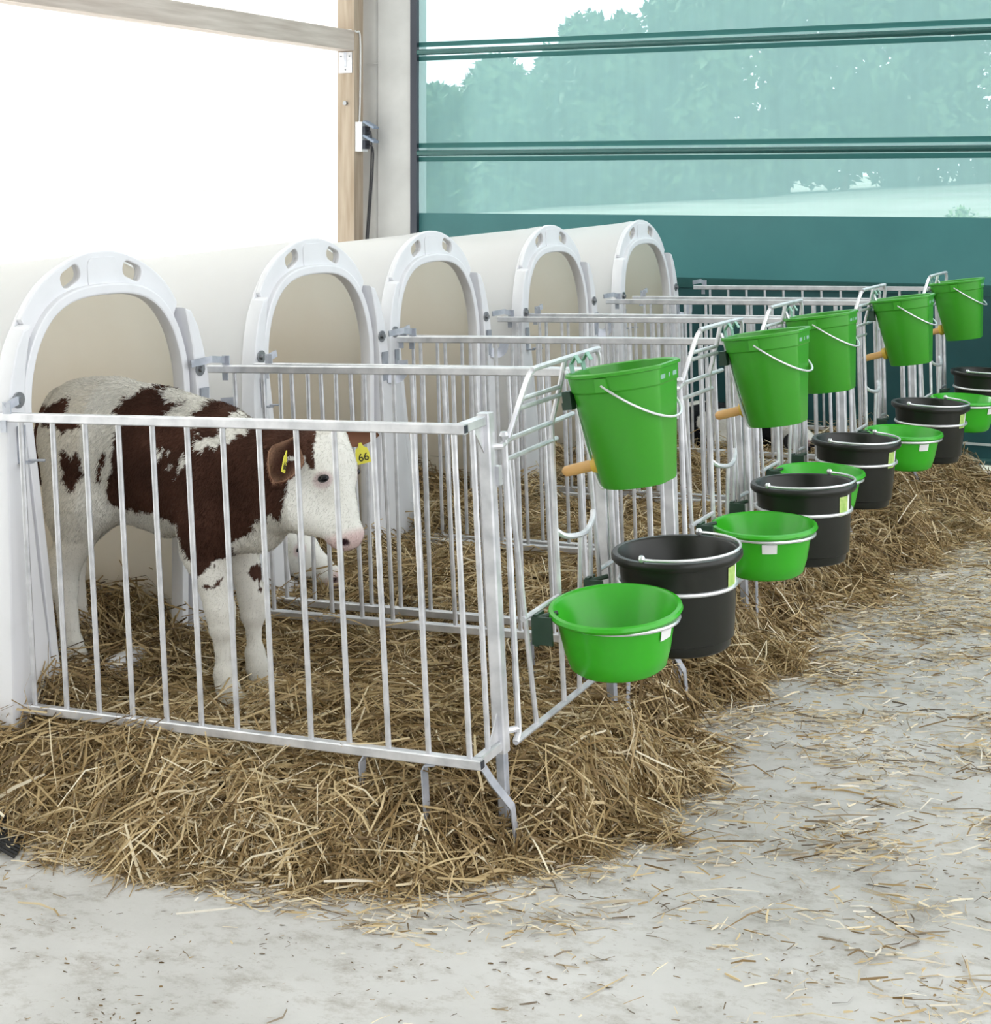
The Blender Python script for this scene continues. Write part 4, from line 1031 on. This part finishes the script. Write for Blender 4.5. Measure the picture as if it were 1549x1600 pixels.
    # tail
    tp = smooth_path([(-3.59, 4.245, 1.07), (-3.625, 4.225, 1.05), (-3.645, 4.195, .98), (-3.64, 4.17, .90), (-3.625, 4.155, .84), (-3.61, 4.145, .79)], 5)
    mb = MB(); prof = [(math.cos(2 * math.pi * k / 8), math.sin(2 * math.pi * k / 8)) for k in range(8)]
    mb.tube(tp, .022, 8, (1, 0, 0)); tv = np.array(mb.v)
    tcn_ = np.where((tv[:, 2] > 1.03)[:, None], WHITE * .8, BROWN * 1.15)
    quads = np.array([f for f in mb.f if len(f) == 4]); keep(link('tail', np_mesh('tail', tv, quads, tcn_, M['coat'], True), root))
    tn = vert_normals(tv, quads); keep(fur(root, tv, quads, tn, tcn_, 2500, lambda p: np.full(len(p), .03), 'tail_hair'))
    # ear tags
    def ear_tag(loc, rot, num):
        tg = thing('ear_tag_', parent=None) if False else None
        pts = [(-.022, .0), (-.018, .016), (-.008, .022), (-.004, .034), (.004, .034), (.008, .022), (.018, .016), (.022, 0), (.022, -.03), (-.022, -.03)]
        mb_ = MB().sweep([(a, b) for a, b in pts], [(0, 0, 0), (0, .002, 0)], (0, 0, 1)); o = mb_.obj('ear_tag', M['yellow_tag'], root, smooth=False)
        o.matrix_parent_inverse = root.matrix_basis.inverted(); o.matrix_basis = Matrix.Translation(loc) @ Euler(rot).to_matrix().to_4x4()
        if num:
            cu = bpy.data.curves.new('number', 'FONT'); cu.body = num; cu.size = .034; cu.align_x = 'CENTER'; cu.extrude = .0003
            to = bpy.data.objects.new('number', cu); COL.objects.link(to); dg = bpy.context.evaluated_depsgraph_get(); dg.update()
            tm = bpy.data.meshes.new_from_object(to.evaluated_get(dg)); bpy.data.objects.remove(to)
            tm.materials.clear(); tm.materials.append(M['ink']); t2 = link('tag_number', tm, o); t2.rotation_euler = (math.radians(90), 0, 0); t2.location = (.002, -.0012, -.022)
        return o
    ear_tag((-2.520, 4.335, .925), (math.radians(-8), math.radians(-14), math.radians(22)), '66')
    ear_tag((-2.602, 4.03, .94), (math.radians(6), math.radians(16), math.radians(110)), '66')
    return root
calf1 = build_standing_calf()

def build_lying_calf(name, label, P0, yaw, pitch, body, brown, spots, seed, lo, hi, tagged=True, headcol=(.80, .79, .75), earc=None):
    root = thing(name, label, 'calf', body[0][0])
    hp, hn, R, P0, T = head_prims(P0, yaw, pitch, 0, .95)
    pr = [cap(*b_[:4], sm=.05) for b_ in body] + hp + hn
    V, F = sdf_mesh(pr, lo, hi, .0085); N = vert_normals(V, F)
    C = np.tile(np.array(headcol), (len(V), 1)); s_ = vnoise(V, spots, seed); C[s_ > (.25 if tagged else -.05)] = brown
    q = (V - P0) @ R; nose = (q[:, 0] > .04); hm = nose & (np.abs(q[:, 1]) < .12) & (q[:, 2] > -.2)
    C[hm & (s_ < 9)] = np.array(headcol) if earc is None else C[hm & (s_ < 9)]
    C = paint_head(C, V, R, P0, .95, hm.astype(float))
    inv = root.matrix_basis.inverted()
    o = link('body', np_mesh('body', V, F, np.clip(C, 0, 1), M['coat'], True), root); o.matrix_parent_inverse = inv
    o = fur(root, V, F, N, C, 16000, lambda p: np.full(len(p), .012)); o.matrix_parent_inverse = inv
    for k in (-1, 1):
        e, _, _, _ = ear_mesh('ear', T(.03, k * .06, -.05), T(.075, k * .165, -.085), R[:, 0] * .6 + R[:, 2] * .4, .08, ((.45, .36, .34), (.7, .66, .62), tuple(np.array(headcol) * .8)) if earc is None else earc)
        o = link('ear', e, root); o.matrix_parent_inverse = inv
        o = MB().sphere((0, 0, 0), .0145, 12, (.6, .8, 1.1)).obj('eye', M['eye'], root); o.matrix_parent_inverse = inv
        o.matrix_basis = Matrix.Translation(T(.118, k * .066, -.028)) @ Matrix(R.tolist()).to_4x4()
        if tagged:
            o = MB().box((0, 0, 0), (.035, .002, .055)).obj('ear_tag', M['yellow_tag'], root, smooth=False); o.matrix_parent_inverse = inv
            o.matrix_basis = Matrix.Translation(T(.075, k * .12, -.07)) @ Euler((0, .2, .3)).to_matrix().to_4x4()
    return root
build_lying_calf('calf', 'white faced calf lying in the second hutch, head on the sill', (-3.40, 5.305, .462), math.radians(4), math.radians(38),
                 [((-3.55, 5.36, .47), (-3.46, 5.31, .43), .10, .085), ((-3.78, 5.45, .44), (-3.55, 5.36, .46), .16, .12), ((-4.25, 5.55, .42), (-3.78, 5.45, .44), .19, .18), ((-3.80, 5.30, .30), (-3.62, 5.30, .30), .05, .04)],
                 BROWN, 14, 11, (-4.5, 5.05, .2), (-3.1, 5.82, .72))
build_lying_calf('calf', 'black and white calf lying in the farthest pen', (-2.42, 9.02, .40), math.radians(-8), math.radians(35),
                 [((-2.60, 9.10, .36), (-2.50, 9.05, .36), .09, .075), ((-2.75, 9.14, .33), (-2.60, 9.10, .35), .13, .10), ((-3.05, 9.20, .32), (-2.75, 9.14, .32), .155, .15), ((-2.95, 9.0, .26), (-2.65, 8.98, .26), .045, .04)],
                 np.array([.012, .012, .016]), 17, 5, (-3.3, 8.8, .12), (-2.0, 9.45, .62), False, (.70, .68, .64), ((.05, .05, .05), (.2, .2, .2), (.02, .02, .02)))

# ------------------------------------------------------------------ dark bristle brush at the left edge of the straw
br_ = thing('brush_head', 'dark bristle brush head poking out of the straw at left', 'brush', (-3.05, 3.315, .0), (0, 0, .35))
MB().box((-.06, .02, .045), (.14, .16, .03)).obj('brush_back', M['rubber'], br_, smooth=False)
for k in range(11):
    yy = -.05 + .014 * k
    MB().tube([(-.05, yy, .04), (.02, yy, .03), (.085, yy + .003 * (k - 5), .006)], .0045, 5).obj('bristle_tuft', M['rubber'], br_)

# ------------------------------------------------------------------ outside: trees and a shrub beyond the curtain
def foliage_mesh(name, r, h, seed, leaves, mt, leaf=.25):
    r_ = np.random.default_rng(seed); n_ = leaves
    nb = 26; f_ = r_.uniform(.05, .88, nb); f_[:4] = (.10, .12, .14, .9); cen = np.stack([r_.normal(0, .5, nb) * r * (1.05 - .6 * f_), r_.normal(0, .4, nb) * r, f_ * h], 1); rad = r_.uniform(.42, .7, nb) * r * (1.15 - .55 * f_)
    k = r_.integers(0, nb, n_); d_ = r_.normal(0, 1, (n_, 3)); d_ /= np.linalg.norm(d_, axis=1)[:, None]
    p = cen[k] + d_ * rad[k, None] * r_.uniform(.7, 1.05, (n_, 1)) * np.array([1, 1, 1.1]); p[:, 2] = np.maximum(p[:, 2], .05)
    a = r_.normal(0, 1, (n_, 3)); a /= np.linalg.norm(a, axis=1)[:, None]; b = np.cross(a, d_); b /= np.linalg.norm(b, axis=1)[:, None] + 1e-9
    s_ = leaf * r_.uniform(.6, 1.3, (n_, 1)); V = np.stack([p - a * s_, p - b * s_ * .5, p + a * s_, p + b * s_ * .5], 1).reshape(-1, 3)
    return np_mesh(name, V, np.arange(n_ * 4).reshape(-1, 4), None, mt)
def place_px(px, dist):
    a = (px - 775) / 2550; c_, s_ = math.cos(TH), math.sin(TH)
    return (c_ * a * dist - s_ * dist, s_ * a * dist + c_ * dist)
tree_spec = [(610, 84, 5.6, 'lowest tree at the left end of the treeline'), (700, 88, 6.6, 'second tree from the left behind the curtain'), (790, 82, 7.4, 'third tree from the left behind the curtain'),
             (880, 90, 8.4, 'fourth tree from the left behind the curtain'), (965, 84, 9.6, 'fifth tree, first to rise above the upper rail'), (1050, 88, 13.0, 'tall tree left of the middle of the curtain'), (1140, 82, 15, 'tall tree at the middle of the curtain'),
             (1230, 88, 19, 'tall tree right of the middle of the curtain'), (1320, 84, 19, 'third tree from the right behind the curtain'), (1410, 88, 20, 'second tree from the right behind the curtain'), (1510, 84, 20, 'rightmost tall tree behind the curtain')]
for i, (px, dist, ht, lab) in enumerate(tree_spec):
    x, y = place_px(px, dist); gz = .19 + .056 * (min(max((px - 775) / 2550 * dist, -4), 40) + 4)
    tr_ = thing('tree', lab, 'tree', (x, y, gz), group='treeline beyond the field')
    MB().sweep([(.22 * math.cos(k), .22 * math.sin(k)) for k in np.arange(0, 6.2, 1.05)], [(0, 0, -.1), (.1, 0, ht * .4), (.0, .1, ht * .8)], (1, 0, 0)).obj('trunk', M['bark'], tr_)
    o = link('crown', foliage_mesh('crown', 3.0 if ht > 9 else 2.4, ht, i + 3, 9000, M['leaf'], .36), tr_); o['kind'] = 'stuff'
x, y = place_px(1500, 30); sh = thing('shrub', 'low pale shrub outside the curtain at right', 'shrub', (x, y, -.11))
MB().tube([(0, 0, 0), (.05, 0, .5), (.1, .05, 1.0)], .04, 6).obj('stem', M['bark'], sh)
o = link('leaves', foliage_mesh('leaves', .75, 1.35, 40, 3000, M['shrub'], .06), sh); o['kind'] = 'stuff'
